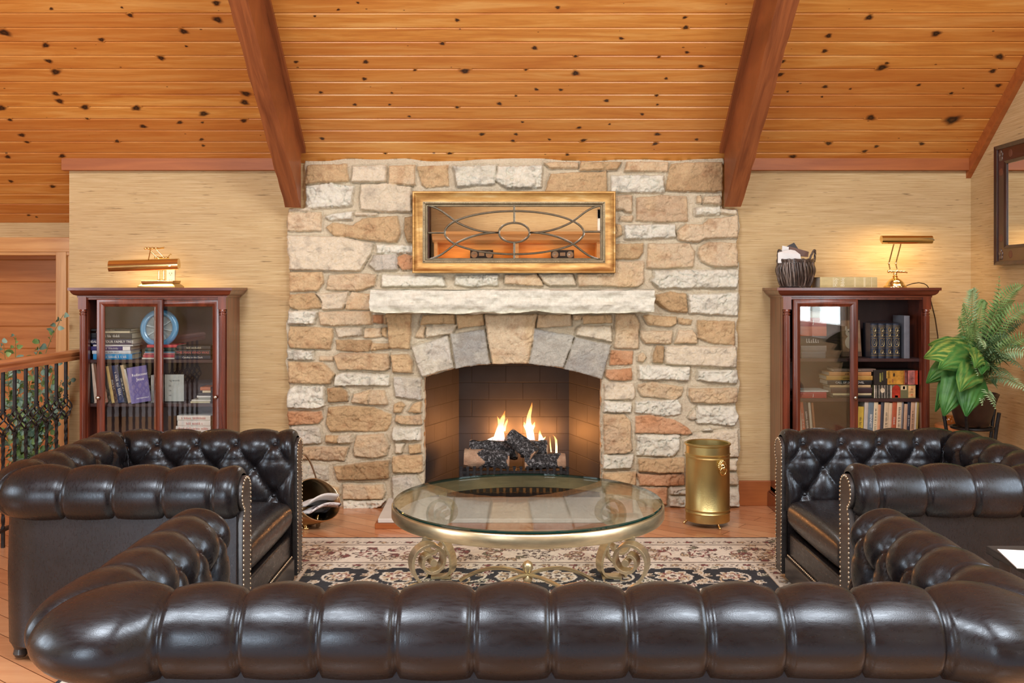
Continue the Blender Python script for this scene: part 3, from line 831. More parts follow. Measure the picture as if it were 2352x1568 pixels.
def log(name, label, a, b, r, seed, tan0=0, tan1=0):
    a, b = Vector(a), Vector(b); ax = (b-a); L = ax.length; ax.normalize(); u = ax.orthogonal().normalized(); w = ax.cross(u)
    n, k = 28, 40; V = []; A = []; F = []
    for i in range(k+1):
        s = i/k; c = a+ax*(L*s)
        endr = 1 if 0 < i < k else .93
        for j in range(n):
            th = 2*PI*j/n
            q = fbm(np.array([s*L*14+seed]), np.array([math.cos(th)*1.3+seed]), seed, 4)[0]; q2 = fbm(np.array([s*L*9]), np.array([th*4.5]), seed+3, 3)[0]
            rr = r*endr*(.82+.36*q+.22*(q2-.5)); V.append(c+(u*math.cos(th)+w*math.sin(th))*rr)
            A.append(0.0 if (s < tan0+.08*math.sin(3*th) or s > 1-tan1+.06*math.sin(2*th)) else 1.0)
    for i in range(k):
        for j in range(n): F.append((i*n+j, i*n+(j+1) % n, (i+1)*n+(j+1) % n, (i+1)*n+j))
    F += [tuple(range(n))[::-1], tuple(k*n+j for j in range(n))]
    o = mesh_obj(name, V, F, CHAR, smooth=50)
    at = o.data.attributes.new('char', 'FLOAT', 'POINT'); at.data.foreach_set('value', A)
    return tag(o, label, 'log', 'gas logs in the fireplace')
lp = lambda x, y, Y: tuple(pt(x, y, Y))
log('fireplace_log', 'ash-white front log with pale split end, left of the crossing log', lp(1066, 1052, 6.34), lp(1170, 1056, 6.34), .058, 3, .38)
log('fireplace_log', 'long dark grey ridged log lying at the back left of the fire', lp(1078, 1029, 6.46), lp(1190, 1034, 6.46), .056, 7)
log('fireplace_log', 'charred log lying at the back right, below the tall flame', lp(1195, 1032, 6.47), lp(1258, 1030, 6.47), .054, 12)
log('fireplace_log', 'grey log at the front right with a pale sawn right end', lp(1205, 1062, 6.32), lp(1299, 1058, 6.32), .050, 17, 0, .16)
log('fireplace_log', 'short charred log leaning across the others, knobbly end raised at the left', lp(1167, 1000, 6.36), lp(1228, 1044, 6.31), .052, 23)
def flame_mat():
    t = NT('gas_flame')
    at = t.n('ShaderNodeAttribute', attribute_name='h'); a2 = at.outputs['Fac']
    col = t.ramp(a2, [(0, (.55, .80, 1.0)), (.2, (1, .92, .62)), (.55, (1, .66, .20)), (1, (1, .30, .05))])
    em = t.n('ShaderNodeEmission'); t.l(col, em.inputs[0]); em.inputs[1].default_value = 2.6
    tr = t.n('ShaderNodeBsdfTransparent'); lw = t.n('ShaderNodeLayerWeight'); lw.inputs[0].default_value = .35
    fac = t.math('MULTIPLY', t.ramp(a2, [(0, (.12,)*3), (.12, (.6,)*3), (.5, (.85,)*3), (1, (.25,)*3)]), t.math('SUBTRACT', 1.0, t.math('MULTIPLY', lw.outputs['Facing'], .85)))
    mx = t.n('ShaderNodeMixShader'); t.l(fac, mx.inputs[0]); t.l(tr.outputs[0], mx.inputs[1]); t.l(em.outputs[0], mx.inputs[2]); t.l(mx.outputs[0], t.out.inputs[0])
    return t.m
FLAME = flame_mat()
def flame(label, parts, Y):
    V = []; F = []; H = []; n = 14
    for line in parts:   # centre line: px, py, half-width px, colour height
        base = len(V)
        for (x, y, wd, hh) in line:
            c = pt(x, y, Y); r = max(wd, .15)*Y/FPX
            for j in range(n):
                t = 2*PI*j/n; V.append((c.x+r*math.cos(t), c.y+r*.6*math.sin(t), c.z)); H.append(hh)
        for i in range(len(line)-1):
            for j in range(n): F.append((base+i*n+j, base+i*n+(j+1) % n, base+(i+1)*n+(j+1) % n, base+(i+1)*n+j))
    o = mesh_obj('flame', V, F, FLAME, smooth=180)
    at = o.data.attributes.new('h', 'FLOAT', 'POINT'); at.data.foreach_set('value', H)
    return tag(o, label, 'flame', 'flames of the gas fire')
flame('forked yellow flame rising behind the left end of the crossing log', [
    [(1150, 1014, 11, 0), (1149, 1002, 10, .05), (1149, 988, 8, .2), (1151, 975, 6, .45), (1155, 960, 5, .65), (1158, 950, 2, 1), (1160, 943, .2, 1)],
    [(1136, 1013, 6, .1), (1139, 1000, 4, .2), (1144, 986, 4, .35), (1148, 975, 4, .5), (1146, 964, 3, .7), (1142, 956, .2, 1)],
    [(1158, 990, 3, .3), (1160, 978, 3, .5), (1164, 968, 2.5, .7), (1166, 961, .2, 1)],
    [(1122, 1014, 8, 0), (1126, 1008, 5, .1), (1134, 1003, 2, .2)]], 6.52)
flame('tallest flame, slim and pointed, behind the middle of the logs', [
    [(1219, 1014, 11, 0), (1219, 1003, 9, .05), (1217, 992, 9, .15), (1215, 980, 9, .3), (1214, 970, 6, .4), (1215, 955, 4.5, .6), (1218, 943, 3.5, .75), (1221, 932, 2, .95), (1222, 924, .2, 1)],
    [(1210, 988, 3, .3), (1206, 978, 4, .4), (1203.5, 968, .2, .8)],
    [(1222, 988, 3, .3), (1225, 978, 4, .4), (1228.5, 968, .2, .8)]], 6.52)
flame('small flame to the right of the tallest one', [
    [(1243, 1014, 7, 0), (1242, 1004, 5, .2), (1240, 996, 3, .5), (1240, 987, .2, 1)], [(1246, 1009, 4, .1), (1251, 1005, 2, .5), (1253, 1002, .2, .8)]], 6.52)
flame('thin ragged flame at the right end of the logs', [
    [(1278, 1040, 2.5, .2), (1278, 1025, 2.6, .4), (1277, 1010, 2.4, .6), (1274, 1003, 1.4, .8), (1270, 999, .2, 1)],
    [(1266, 1038, 1.5, .4), (1264, 1020, 1.5, .6), (1263, 1002, .2, .9)]], 6.42)
for x, w_ in ((-.07, 9), (.12, 10), (.27, 3)):
    l = bpy.data.lights.new('fire_glow', 'POINT'); l.energy = w_*.85; l.color = (1, .36, .09); l.shadow_soft_size = .05
    o = bpy.data.objects.new('fire_glow', l); COL.objects.link(o); o.location = (x, 6.655, .37)
# ================================================================ CHESTERFIELDS
LEATH2 = leather_mat('dark_leather_seat', (.010, .008, .008), (.022, .017, .017))
def chesterfield(name, label, cat, loc, rz, Wc, Dc, group=None, a0=.172, seats=1, swell=.12):
    """crest lines: two arms Wc apart, back crest at y=0, arm fronts at y=Dc"""
    root = thing(name, label, cat, loc, rz, group)
    rc = .115; HZ = .598; RR = .079; H = .030; B = .115
    hw = Wc/2
    # plan path of the roll centre, left arm front -> back -> right arm front
    segs = []; La = Dc-rc; arc = rc*PI/2; Lb = Wc-2*rc; L = 2*La+2*arc+Lb
    def path(s):
        if s < La: return Vector((-hw, Dc-s, 0)), Vector((-1, 0, 0))
        s -= La
        if s < arc:
            t = s/rc; c = Vector((-hw+rc, rc, 0)); d = Vector((-math.cos(t), -math.sin(t), 0)); return c+d*rc, d
        s -= arc
        if s < Lb: return Vector((-hw+rc+s, 0, 0)), Vector((0, -1, 0))
        s -= Lb
        if s < arc:
            t = s/rc; c = Vector((hw-rc, rc, 0)); d = Vector((math.sin(t), -math.cos(t), 0)); return c+d*rc, d
        s -= arc
        return Vector((hw, rc+s, 0)), Vector((1, 0, 0))
    n = round(L/a0); a = L/n
    # profile in (w outward, z): outer tuck under the roll -> over the top -> down the inside
    prof = []
    def arcp(t0, t1, k):
        for i in range(k+1):
            t = R(t0+(t1-t0)*i/k); prof.append((RR*math.cos(t), HZ+RR*math.sin(t), math.cos(t), math.sin(t)))
    arcp(-105, 196, 44)
    w0, z0 = prof[-1][0], prof[-1][1]
    for i in range(1, 17):
        q = i/16; z = z0+(.34-z0)*q; prof.append((w0-.012*math.sin(q*PI/2), z, -1, .05))
    T = [0]
    for i in range(1, len(prof)): T.append(T[-1]+math.hypot(prof[i][0]-prof[i-1][0], prof[i][1]-prof[i-1][1]))
    T = np.array(T); t0 = RR*R(105+142)          # first button row just inside the crest
    ns = int(n*20); S = np.linspace(0, L, ns+1)
    U, TT = np.meshgrid(S/a-.5, T, indexing='ij'); V = (TT-t0)/B
    p = np.abs(np.sin(PI*(U-V/2))); q = np.abs(np.sin(PI*(U+V/2)))
    dia = (p*q)**.46
    e = np.clip((V+1.12)/.42, 0, 1); e = e*e*(3-2*e)  # 1 at the row, 0 well outside
    du = np.abs(U-np.round(U))*a
    flat = (1-np.exp(-du/.0055))*.36+.16*np.abs(np.sin(PI*U))**.8+.12
    pl = flat*(1-e)+(.12+.72*np.abs(np.sin(PI*U))**(.55+.37*np.clip(1+V/.4, 0, 1)))*e*np.where(V < -.4, 1, 1)
    pl = np.where(V > -.5, pl*(-V/.5)+np.abs(np.sin(PI*U))**.92*(1+V/.5), pl)
    h = np.where(V < 0, pl, dia)
    fall = np.clip((TT)/.075, 0, 1); fall = fall*fall*(3-2*fall)
    hh = H*(h*(.55+.45*fall))
    # narrow fold beside each pleat
    fu = (U-np.round(U)); fold = np.exp(-((fu-.045)/.028)**2)-np.exp(-(fu/.018)**2)
    hh += np.where(V < -.15, .0022*fold*fall, 0)
    pi_ = U-V/2; qi_ = U+V/2
    for arr in (pi_, qi_):
        f_ = arr-np.round(arr); hh -= np.where(V > 0, .0030*np.exp(-(f_/.035)**2), 0)
    # buttons and their dimples
    BT = []
    for r_ in range(0, 4):
        vt = t0+r_*B
        if vt > T[-1]-.03: break
        for k in range(n+1):
            u = k+(.5 if r_ % 2 else 0)-0
            if r_ % 2 == 0: u = k
            else: u = k+.5
            if 0 <= u <= n-1: BT.append((u, vt))
    for u, vt in BT:
        d2 = ((U-u)*a)**2+(TT-vt)**2
        hh -= .017*np.exp(-d2/.020**2)
        ang = np.arctan2((U-u)*a, TT-vt); hh += .0012*np.cos(ang*9+u)*np.exp(-d2/.040**2)*np.clip(d2/.0002, 0, 1)
    hh += (fbm(U*.9, TT*6, 5, 2)-.5)*.006
    # round the roll off at both arm fronts
    se = np.minimum(S, L-S); k = np.clip(se/.045, 0, 1); kk = np.sqrt(np.clip(1-(1-k)**2, 0, 1))
    sc_ = np.clip(1-np.abs(S-(La+arc/2+.03))/.17, 0, 1)+np.clip(1-np.abs(S-(L-La-arc/2-.03))/.17, 0, 1); sc_ = sc_*sc_*(3-2*sc_)*swell
    P = np.zeros((ns+1, len(prof), 3))
    for i, s in enumerate(S):
        c, d = path(min(s, L-1e-9)); cw = 1-kk[i]
        for j, (w_, z_, nw, nz) in enumerate(prof):
            g = hh[i, j]*(.35+.65*kk[i])-cw*.016
            w2 = w_+nw*g; z2 = z_+nz*g
            if w2 > 0: w2 *= 1.10+sc_[i]
            P[i, j] = (c.x+d.x*w2, c.y+d.y*w2, z2)
    m_ = len(prof)
    def part(nm, i0, i1):
        vs = P[i0:i1+1].reshape(-1, 3).tolist(); fs = []
        for i in range(i1-i0):
            for j in range(m_-1): fs.append((i*m_+j, i*m_+j+1, (i+1)*m_+j+1, (i+1)*m_+j))
        return mesh_obj(nm, vs, fs, LEATHER, root, smooth=180)
    c1 = int((La+arc/2)/L*ns); c2 = ns-c1
    arml = part('armrest', 0, c1); back = part('backrest', c1, c2); armr = part('armrest', c2, ns)
    # buttons
    bm_ = MB(); bm_.lathe([(0, .0085), (.006, .0075), (.0105, .003), (.0115, -.002), (.008, -.006)][::-1], n=12)
    first = None
    for u, vt in BT:
        s = (u+.5)*a; j = int(np.argmin(abs(T-vt))); i = int(round(s/L*ns)); c, d = path(min(s, L-1e-9)); w_, z_, nw, nz = prof[j]
        g = hh[min(i, ns), j]+.003; nd = Vector((d.x*nw, d.y*nw, nz)).normalized()
        pos = Vector((c.x+d.x*(w_+nw*g), c.y+d.y*(w_+nw*g), z_+nz*g))
        par = arml if i < c1 else (back if i < c2 else armr)
        if first is None: ob = obj('button', bm_, LEATHER, par, smooth=60); first = ob
        else: ob = first.copy(); COL.objects.link(ob); ob.parent = par
        ob.location = pos; ob.rotation_mode = 'QUATERNION'; ob.rotation_quaternion = nd.to_track_quat('Z', 'Y')
    # plain outside panels and inside lining
    pr = [(-.07, .05), (.052, .05), (.056, .30), (.050, .548), (.0, .56), (-.05, .50), (-.072, .40), (-.07, .05)]
    S2 = sorted(set([.006, La, La+arc, La+arc+Lb, L-La, L-.006]+[La+arc*i/8 for i in range(9)]+[La+arc+Lb+arc*i/8 for i in range(9)]+[La*i/4+.006 for i in range(1, 4)]))
    V2 = []; F2 = []
    for s in S2:
        c, d = path(min(s, L-1e-6))
        for w_, z_ in pr[:-1]: V2.append((c.x+d.x*w_, c.y+d.y*w_, z_))
    kq = len(pr)-1
    for i in range(len(S2)-1):
        for j in range(kq): F2.append((i*kq+j, i*kq+(j+1) % kq, (i+1)*kq+(j+1) % kq, (i+1)*kq+j))
    F2 += [tuple(range(kq)), tuple(reversed([(len(S2)-1)*kq+j for j in range(kq)]))]
    mesh_obj('outer_panel', V2, F2, LEATH2, root, smooth=40, bevel=.004)
    # scroll-shaped wooden front on each arm, edged with nails
    for sx in (-1, 1):
        m = MB(); out = []
        for i in range(25):
            t = R(-62+ (222)*i/24); out.append((.064*math.cos(t), HZ+.064*math.sin(t)))
        out += [(-.062, .56), (-.058, .30), (-.056, .05), (.046, .05), (.046, .50)]
        m.prism([(sx*x, z) for x, z in (out if sx > 0 else out[::-1])], Dc-.012, Dc+.012, f=lambda x, z, y: (sx*hw+x, y, z))
        obj('arm_front_panel', m, OAKDARK, root, smooth=30, bevel=.003)
        m = MB(); pts = []
        for i in range(len(out)):
            x0, z0_ = out[i]; x1, z1_ = out[(i+1) % len(out)]; L_ = math.hypot(x1-x0, z1_-z0_); pts.append((x0, z0_, x1, z1_, L_))
        acc = 0; nxt = .0
        for x0, z0_, x1, z1_, L_ in pts:
            if z0_ <= .051 and z1_ <= .051: acc += L_; nxt = max(nxt, acc); continue
            while nxt < acc+L_:
                q_ = (nxt-acc)/L_; x = x0+(x1-x0)*q_; z = z0_+(z1_-z0_)*q_
                cx, cz = (0, HZ) if z > .54 else (-.005, z); dd = math.hypot(x-cx, z-cz) or 1
                x -= (x-cx)/dd*.007; z -= (z-cz)/dd*.007
                m.sphere((sx*hw+sx*x, Dc+.013, z), .0058, 5, sc=(1, .6, 1)); nxt += .0175
            acc += L_
        obj('nailhead_trim', m, NAIL, root, smooth=60)
    # seat
    iw = hw+RR*-1-.012
    m = MB(); m.box((-iw, .07, .05), (iw, Dc-.012, .245)); obj('seat_platform', m, LEATH2, root, bevel=.008)
    m = MB(); m.box((-iw-.004, Dc-.014, .045), (iw+.004, Dc+.006, .135)); obj('front_rail', m, OAKDARK, root, bevel=.003)
    m = MB()
    k = int(2*iw/.0185)
    for i in range(k+1): m.sphere((-iw+2*iw*i/k, Dc-.006, .143), .0062, 5, sc=(1, .7, 1))
    obj('nailhead_trim', m, NAIL, root, smooth=60)
    cw = 2*iw/seats
    for i in range(seats):
        x0 = -iw+cw*i+.004; x1 = x0+cw-.008; y0, y1 = .085, Dc+.004; z0_, z1_ = .247, .415
        nx_, ny_ = 26, 26; vs = []; fs = []
        for top in (1, 0):
            for jx in range(nx_+1):
                for jy in range(ny_+1):
                    fx = jx/nx_; fy = jy/ny_; cx = (2*fx-1); cy = (2*fy-1)
                    pf = (max(0, 1-abs(cx)**7)*max(0, 1-abs(cy)**7))**.5
                    x = x0+(x1-x0)*fx; y = y0+(y1-y0)*fy; zm = (z0_+z1_)/2
                    z = zm+(.052+.034*pf*(1-.25*(cx*cx+cy*cy)))*(1 if top else -1)*(1 if (0 < jx < nx_ and 0 < jy < ny_) else .8)
                    if not top: z = max(z, z0_)
                    vs.append((x, y, z))
        N = (nx_+1)*(ny_+1); g_ = lambda jx, jy, b: b*N+jx*(ny_+1)+jy
        for jx in range(nx_):
            for jy in range(ny_):
                fs.append((g_(jx,jy,0), g_(jx+1,jy,0), g_(jx+1,jy+1,0), g_(jx,jy+1,0))); fs.append((g_(jx,jy,1), g_(jx,jy+1,1), g_(jx+1,jy+1,1), g_(jx+1,jy,1)))
        for j in range(nx_):
            fs.append((g_(j,0,0), g_(j,0,1), g_(j+1,0,1), g_(j+1,0,0))); fs.append((g_(j,ny_,0), g_(j+1,ny_,0), g_(j+1,ny_,1), g_(j,ny_,1)))
        for j in range(ny_):
            fs.append((g_(0,j,0), g_(0,j+1,0), g_(0,j+1,1), g_(0,j,1))); fs.append((g_(nx_,j,0), g_(nx_,j,1), g_(nx_,j+1,1), g_(nx_,j+1,0)))
        c = mesh_obj('seat_cushion', vs, fs, LEATH2, root, smooth=180)
        c.modifiers.new('round', 'SUBSURF').levels = 1; c.modifiers['round'].render_levels = 1
    lg = MB(); lg.lathe([(.018, 0), (.026, .012), (.022, .03), (.032, .052)], n=16)
    f0 = None
    for x, y in ((-hw, Dc-.06), (hw, Dc-.06), (-hw+.02, .02), (hw-.02, .02)):
        if f0 is None: f0 = obj('foot', lg, OAKDARK, root); ob = f0
        else: ob = f0.copy(); COL.objects.link(ob); ob.parent = root
        ob.location = (x, y, .0)
    return root
chesterfield('armchair', 'dark leather button-tufted armchair left of the glass table, facing right', 'armchair', (-1.81, 4.00, .0105), R(-90), .90, .835, 'tufted leather armchairs')
chesterfield('armchair', 'dark leather button-tufted armchair right of the glass table, facing left', 'armchair', (2.03, 4.03, .0105), R(90), .90, .80, 'tufted leather armchairs')
chesterfield('sofa', 'long dark leather tufted sofa in the foreground, its back to the viewer', 'sofa', (.083, 2.12, .0105), 0, 2.005, .765, seats=3, a0=.16, swell=.8)
# ================================================================ RUG
def build_rug():
    x0, x1, y0, y1 = -1.55, 1.775, 2.55, 5.27
    dx, dy = .0042, .0105
    xs = np.arange(x0, x1+dx/2, dx); ys = np.arange(y0, y1+dy/2, dy)
    X, Y = np.meshgrid(xs, ys); ny, nx = X.shape
    CREAM, BLK, TAN, RED, GRN, BRN = [np.array(srgb(*c)) for c in ((230, 224, 208), (24, 26, 34), (190, 168, 136), (130, 66, 62), (122, 124, 100), (88, 70, 60))]
    C = np.empty(X.shape+(3,)); E = np.minimum(np.minimum(X-x0, x1-X), np.minimum(Y-y0, y1-Y))
    C[:] = BLK
    C[E < .575] = TAN*.9+CREAM*.1; C[E < .57] = CREAM*.9; C[E < .49] = BRN; C[E < .483] = CREAM; C[E < .165] = BRN; C[E < .158] = CREAM*.86; C[E < .052] = TAN; C[E < .044] = CREAM*.9; C[E < .016] = BLK
    def put(mask, sl, col, a=1.0):
        sub = C[sl]; sub[mask] = sub[mask]*(1-a)+col*a
    def win(cx, cy, r):
        i0, i1 = np.searchsorted(xs, [cx-r, cx+r]); j0, j1 = np.searchsorted(ys, [cy-r, cy+r])
        return (slice(j0, j1), slice(i0, i1))
    def blob(cx, cy, rx, ry, ang, col, n=0, amp=0, ph=0):
        sl = win(cx, cy, max(rx, ry)*1.4)
        if C[sl].size == 0: return
        u = X[sl]-cx; v = Y[sl]-cy; ca, sa = math.cos(ang), math.sin(ang)
        a = (u*ca+v*sa)/rx; b = (-u*sa+v*ca)/ry; rr = np.hypot(a, b)
        lim = 1+amp*np.cos(n*np.arctan2(b, a)+ph) if n else 1
        put(rr < lim, sl, col)
    def line(pts, wd, col):
        for (a, b), (c, d) in zip(pts[:-1], pts[1:]):
            mx, my = (a+c)/2, (b+d)/2; L = math.hypot(c-a, d-b)/2+wd; sl = win(mx, my, L+.01)
            if C[sl].size == 0: continue
            ex, ey = c-a, d-b; q = ex*ex+ey*ey or 1e-9; u = X[sl]-a; v = Y[sl]-b
            t = np.clip((u*ex+v*ey)/q, 0, 1); put(np.hypot(u-t*ex, v-t*ey) < wd, sl, col)
    def spiral(cx, cy, r, turns, a0, sgn, col, wd=.0055):
        pts = []
        for i in range(40):
            t = i/39; a = a0+sgn*turns*2*PI*t; q = r*(1-t)**.8; pts.append((cx+q*math.cos(a), cy+q*math.sin(a)))
        line(pts, wd, col)
    def flower(cx, cy, r, dark, rnd):
        edge = CREAM if dark else BRN; petal = TAN if dark else rnd.choice([TAN, CREAM*.85]); n = rnd.choice([6, 7, 8]); ph = rnd.uniform(0, 6)
        blob(cx, cy, r, r, 0, edge, n, .22, ph); blob(cx, cy, r*.84, r*.84, 0, petal, n, .22, ph)
        blob(cx, cy, r*.62, r*.62, 0, RED if rnd.random() < .6 else BRN, n, .3, ph+PI/2); blob(cx, cy, r*.46, r*.46, 0, CREAM, n, .25, ph+PI/2)
        blob(cx, cy, r*.2, r*.2, 0, BRN)
    def leafy(cx, cy, r, ang, dark, rnd):
        e = CREAM if dark else BRN; f = rnd.choice([TAN, GRN, RED, TAN])
        for k, da in ((1, 0), (.8, .7), (.8, -.7)):
            lx, ly = cx+math.cos(ang+da)*r*.5, cy+math.sin(ang+da)*r*.5
            blob(lx, ly, r*.55*k, r*.2*k, ang+da, e); blob(lx, ly, r*.45*k, r*.11*k, ang+da, f)
    rnd = random.Random(12)
    # field: vine tendrils, spirals, palmettes, set out symmetrically about the centre line
    cxm = (x0+x1)/2; cym = (y0+y1)/2
    for row in range(7):
        yy = y1-.60-.10-row*.28
        if yy < y0+.6: break
        for k in range(7):
            ox = .10+k*.27+(.12 if row % 2 else 0)
            if ox > (x1-x0)/2-.68: continue
            r0 = rnd.getstate()
            for s in (-1, 1):
                rnd.setstate(r0); cx = cxm+s*ox
                spiral(cx, yy, .17, 1.35, PI/2-s*.5, s, CREAM*.9, .0062); spiral(cx+s*.02, yy-.06, .10, 1.1, -PI/2, -s, TAN, .005)
                for q in range(7):
                    a = q*.9+row; a = a if s > 0 else PI-a
                    leafy(cx+.13*math.cos(a), yy+.12*math.sin(a), .055, a+.6*s, True, rnd)
                flower(cx+s*.0, yy-.005, .058 if k % 2 else .078, True, rnd)
                flower(cx+s*.135, yy+.12, .036, True, rnd)
    # main border on all four sides
    def along(n, f):
        for i in range(n): f(i)
    def side(length, place, seed):
        rnd = random.Random(seed); n = max(2, round(length/.42)); st = length/n
        pts = []
        for i in range(int(length/.01)):
            s = i*.01; pts.append(place(s, .32+.085*math.sin(2*PI*s/st)))
        line(pts, .006, TAN*.8)
        for i in range(n+1):
            s = i*st; x, y = place(s, .325); flower(x, y, .092 if i % 2 else .075, False, rnd)
            for o, d, r in ((.11, .40, .035), (-.11, .24, .035), (.21, .40, .045), (.16, .22, .03), (-.16, .42, .03), (.05, .43, .028), (.27, .23, .03)):
                x, y = place(s+o, d); flower(x, y, r, False, rnd)
            for o, d in ((.09, .28), (-.09, .37), (.15, .33), (.24, .30), (-.2, .25), (.3, .4), (.02, .21)):
                x, y = place(s+o, d); leafy(x, y, .06, rnd.uniform(0, 6.28), False, rnd)
            xx, yy = place(s+.2, .32); spiral(xx, yy, .075, 1.2, rnd.uniform(0, 6), 1, RED*.9+TAN*.1, .0045)
        for i in range(int(length/.07)):
            for d, r in ((.105, .026), (.53, .026)):
                x, y = place(i*.07+.03, d); blob(x, y, r, r*.7, rnd.uniform(-.5, .5), BRN, 5, .25, i); blob(x, y, r*.7, r*.45, 0, [TAN, CREAM, RED][i % 3], 5, .25, i)
    side(x1-x0, lambda s, d: (x0+s, y1-d), 3); side(x1-x0, lambda s, d: (x0+s, y0+d), 5)
    side(y1-y0, lambda s, d: (x1-d, y0+s), 7); side(y1-y0, lambda s, d: (x0+d, y0+s), 9)
    C *= (.86+.28*fbm(X*90, Y*90, 4, 2))[..., None]
    V = np.stack([X, Y, np.full(X.shape, .0105)+.0015*vnoise(X*60, Y*60, 3)], -1).reshape(-1, 3)
    I = np.arange(ny*nx).reshape(ny, nx)
    F = np.stack([I[:-1, :-1], I[:-1, 1:], I[1:, 1:], I[1:, :-1]], -1).reshape(-1, 4)
    t = NT('woven_wool'); at = t.n('ShaderNodeAttribute', attribute_name='dye'); f = t.noise(t.coord(), 400, 2)
    t.set(Base_Color=at.outputs['Color'], Roughness=.9, Specular_IOR_Level=.1, Sheen_Weight=.15); t.bump(f, .5, .003)
    me = bpy.data.meshes.new('patterned_rug'); me.vertices.add(len(V)); me.vertices.foreach_set('co', V.ravel())
    me.loops.add(F.size); me.loops.foreach_set('vertex_index', F.ravel().astype(np.int32)); me.polygons.add(len(F)); me.polygons.foreach_set('loop_start', np.arange(0, F.size, 4).astype(np.int32))
    me.update(); me.validate()
    at = me.color_attributes.new('dye', 'FLOAT_COLOR', 'POINT'); at.data.foreach_set('color', np.hstack([C.reshape(-1, 3), np.ones((len(V), 1))]).astype(np.float32).ravel())
    me.materials.append(t.m); o = bpy.data.objects.new('patterned_rug', me); COL.objects.link(o)
    tag(o, 'cream and black oriental rug with floral scrolls under the glass table', 'rug')
    m = MB(); m.box((x0-.004, y0-.004, 0), (x1+.004, y1+.004, .0095)); obj('binding', m, plain('rug_binding', (.012, .012, .016), .9), o)
build_rug()
# ================================================================ ROUND GLASS TABLE
def build_table():
    cx, cy, rad, zt = .066, 4.135, .565, .46
    T = thing('coffee_table', 'round glass-topped coffee table on gold scrolled legs in the middle of the rug', 'table', (cx, cy, .012))
    e = NT('glass_edge_green'); e.set(Base_Color=(.004, .035, .028), Roughness=.06, Specular_IOR_Level=.8, Coat_Weight=.5)
    m = MB(); n = 128; r = rad
    pr = [(r-.004, zt-.020), (r, zt-.016), (r, zt-.012), (r-.004, zt-.008)]
    m.lathe(pr, n=n, close=True, mi=1)
    m.add([((r-.004)*math.cos(2*PI*i/n), (r-.004)*math.sin(2*PI*i/n), z) for z in (zt-.008, zt-.020) for i in range(n)], [tuple(range(n)), tuple(range(2*n-1, n-1, -1))], 0)
    obj('glass_top', m, [TGLASS, e.m], T, smooth=40)
    m = MB(); m.lathe([(rad-.012, zt-.072), (rad+.002, zt-.072), (rad+.006, zt-.066), (rad+.006, zt-.026), (rad+.002, zt-.021), (rad-.012, zt-.021), (rad-.012, zt-.072)], n=n, close=True)
    obj('table_rim', m, GOLDP, T, smooth=40)
    # scroll leg, drawn in a vertical plane; u runs outward
    def spiral(cu, cv, r0, r1, a0, a1, k=40): return [(cu+(r0+(r1-r0)*i/k)*math.cos(R(a0+(a1-a0)*i/k)), cv+(r0+(r1-r0)*i/k)*math.sin(R(a0+(a1-a0)*i/k))) for i in range(k+1)]
    def bez(p0, p1, p2, p3, k=24): return [tuple(((1-t)**3*a+3*(1-t)**2*t*b+3*(1-t)*t*t*c+t**3*d) for a, b, c, d in zip(p0, p1, p2, p3)) for t in [i/k for i in range(k+1)]]
    up = spiral(-.005, .300, .022, .072, 450, 0, 60)     # inner curl opening out to the big loop
    a = up[-1]
    down = bez(a, (a[0]+.002, .215), (-.035, .19), (-.05, .085)) + bez((-.05, .085), (-.056, .03), (-.03, .004), (.03, .006))
    loopB = spiral(.046, .150, .066, .026, 165, -200, 50)
    for sx in (-1, 1):
        for sy in (-1, 1):
            ang = math.atan2(.30*sy, .39*sx); bx, by = .385*sx, .395*sy
            d = Vector((sx*.80, sy*-.0, 0)).normalized()
            rot = R(18)*sx*(-sy)
            d = Vector((sx*math.cos(R(20)), sy*math.sin(R(20)), 0)); w = Vector((-d.y, d.x, 0))
            def f(u, v, q, bx=bx, by=by, d=d, w=w): return (bx+d.x*u+w.x*q, by+d.y*u+w.y*q, v)
            m = MB(); m.ribbon(up+down[1:], .062, .011, f); m.ribbon(loopB, .050, .010, f)
            m.ribbon(bez((-.015, .145), (-.03, .08), (.05, .07), (.075, .004)), .045, .010, f)
            m.tube([f(-.012, .296, -.034), f(-.012, .296, .034)], .014, 12); m.cbox(f(.0, .386, 0), (.035, .035, .014))
            m.cbox(f(.01, .007, 0), (.09, .06, .012))
            obj('scroll_leg', m, GOLDP, T, smooth=50, bevel=.0015)
    m = MB()
    for sx in (-1, 1):
        for sy in (-1, 1):
            pts = [Vector((sx*(.30*t), sy*(.31*t), .115*(1-t**2)+.012*math.sin(PI*t)+.015)) for t in [i/16 for i in range(17)]]
            m.tube(pts, .0085, 8)
    obj('stretcher', m, GOLDP, T, smooth=60)
    m = MB(); m.lathe([(0, .095), (.018, .10), (.022, .115), (.010, .128), (.008, .136), (.016, .142), (.0235, .158), (.023, .172), (.016, .184), (.004, .190), (0, .193)], n=24)
    obj('finial', m, GOLDP, T, smooth=60)
build_table()
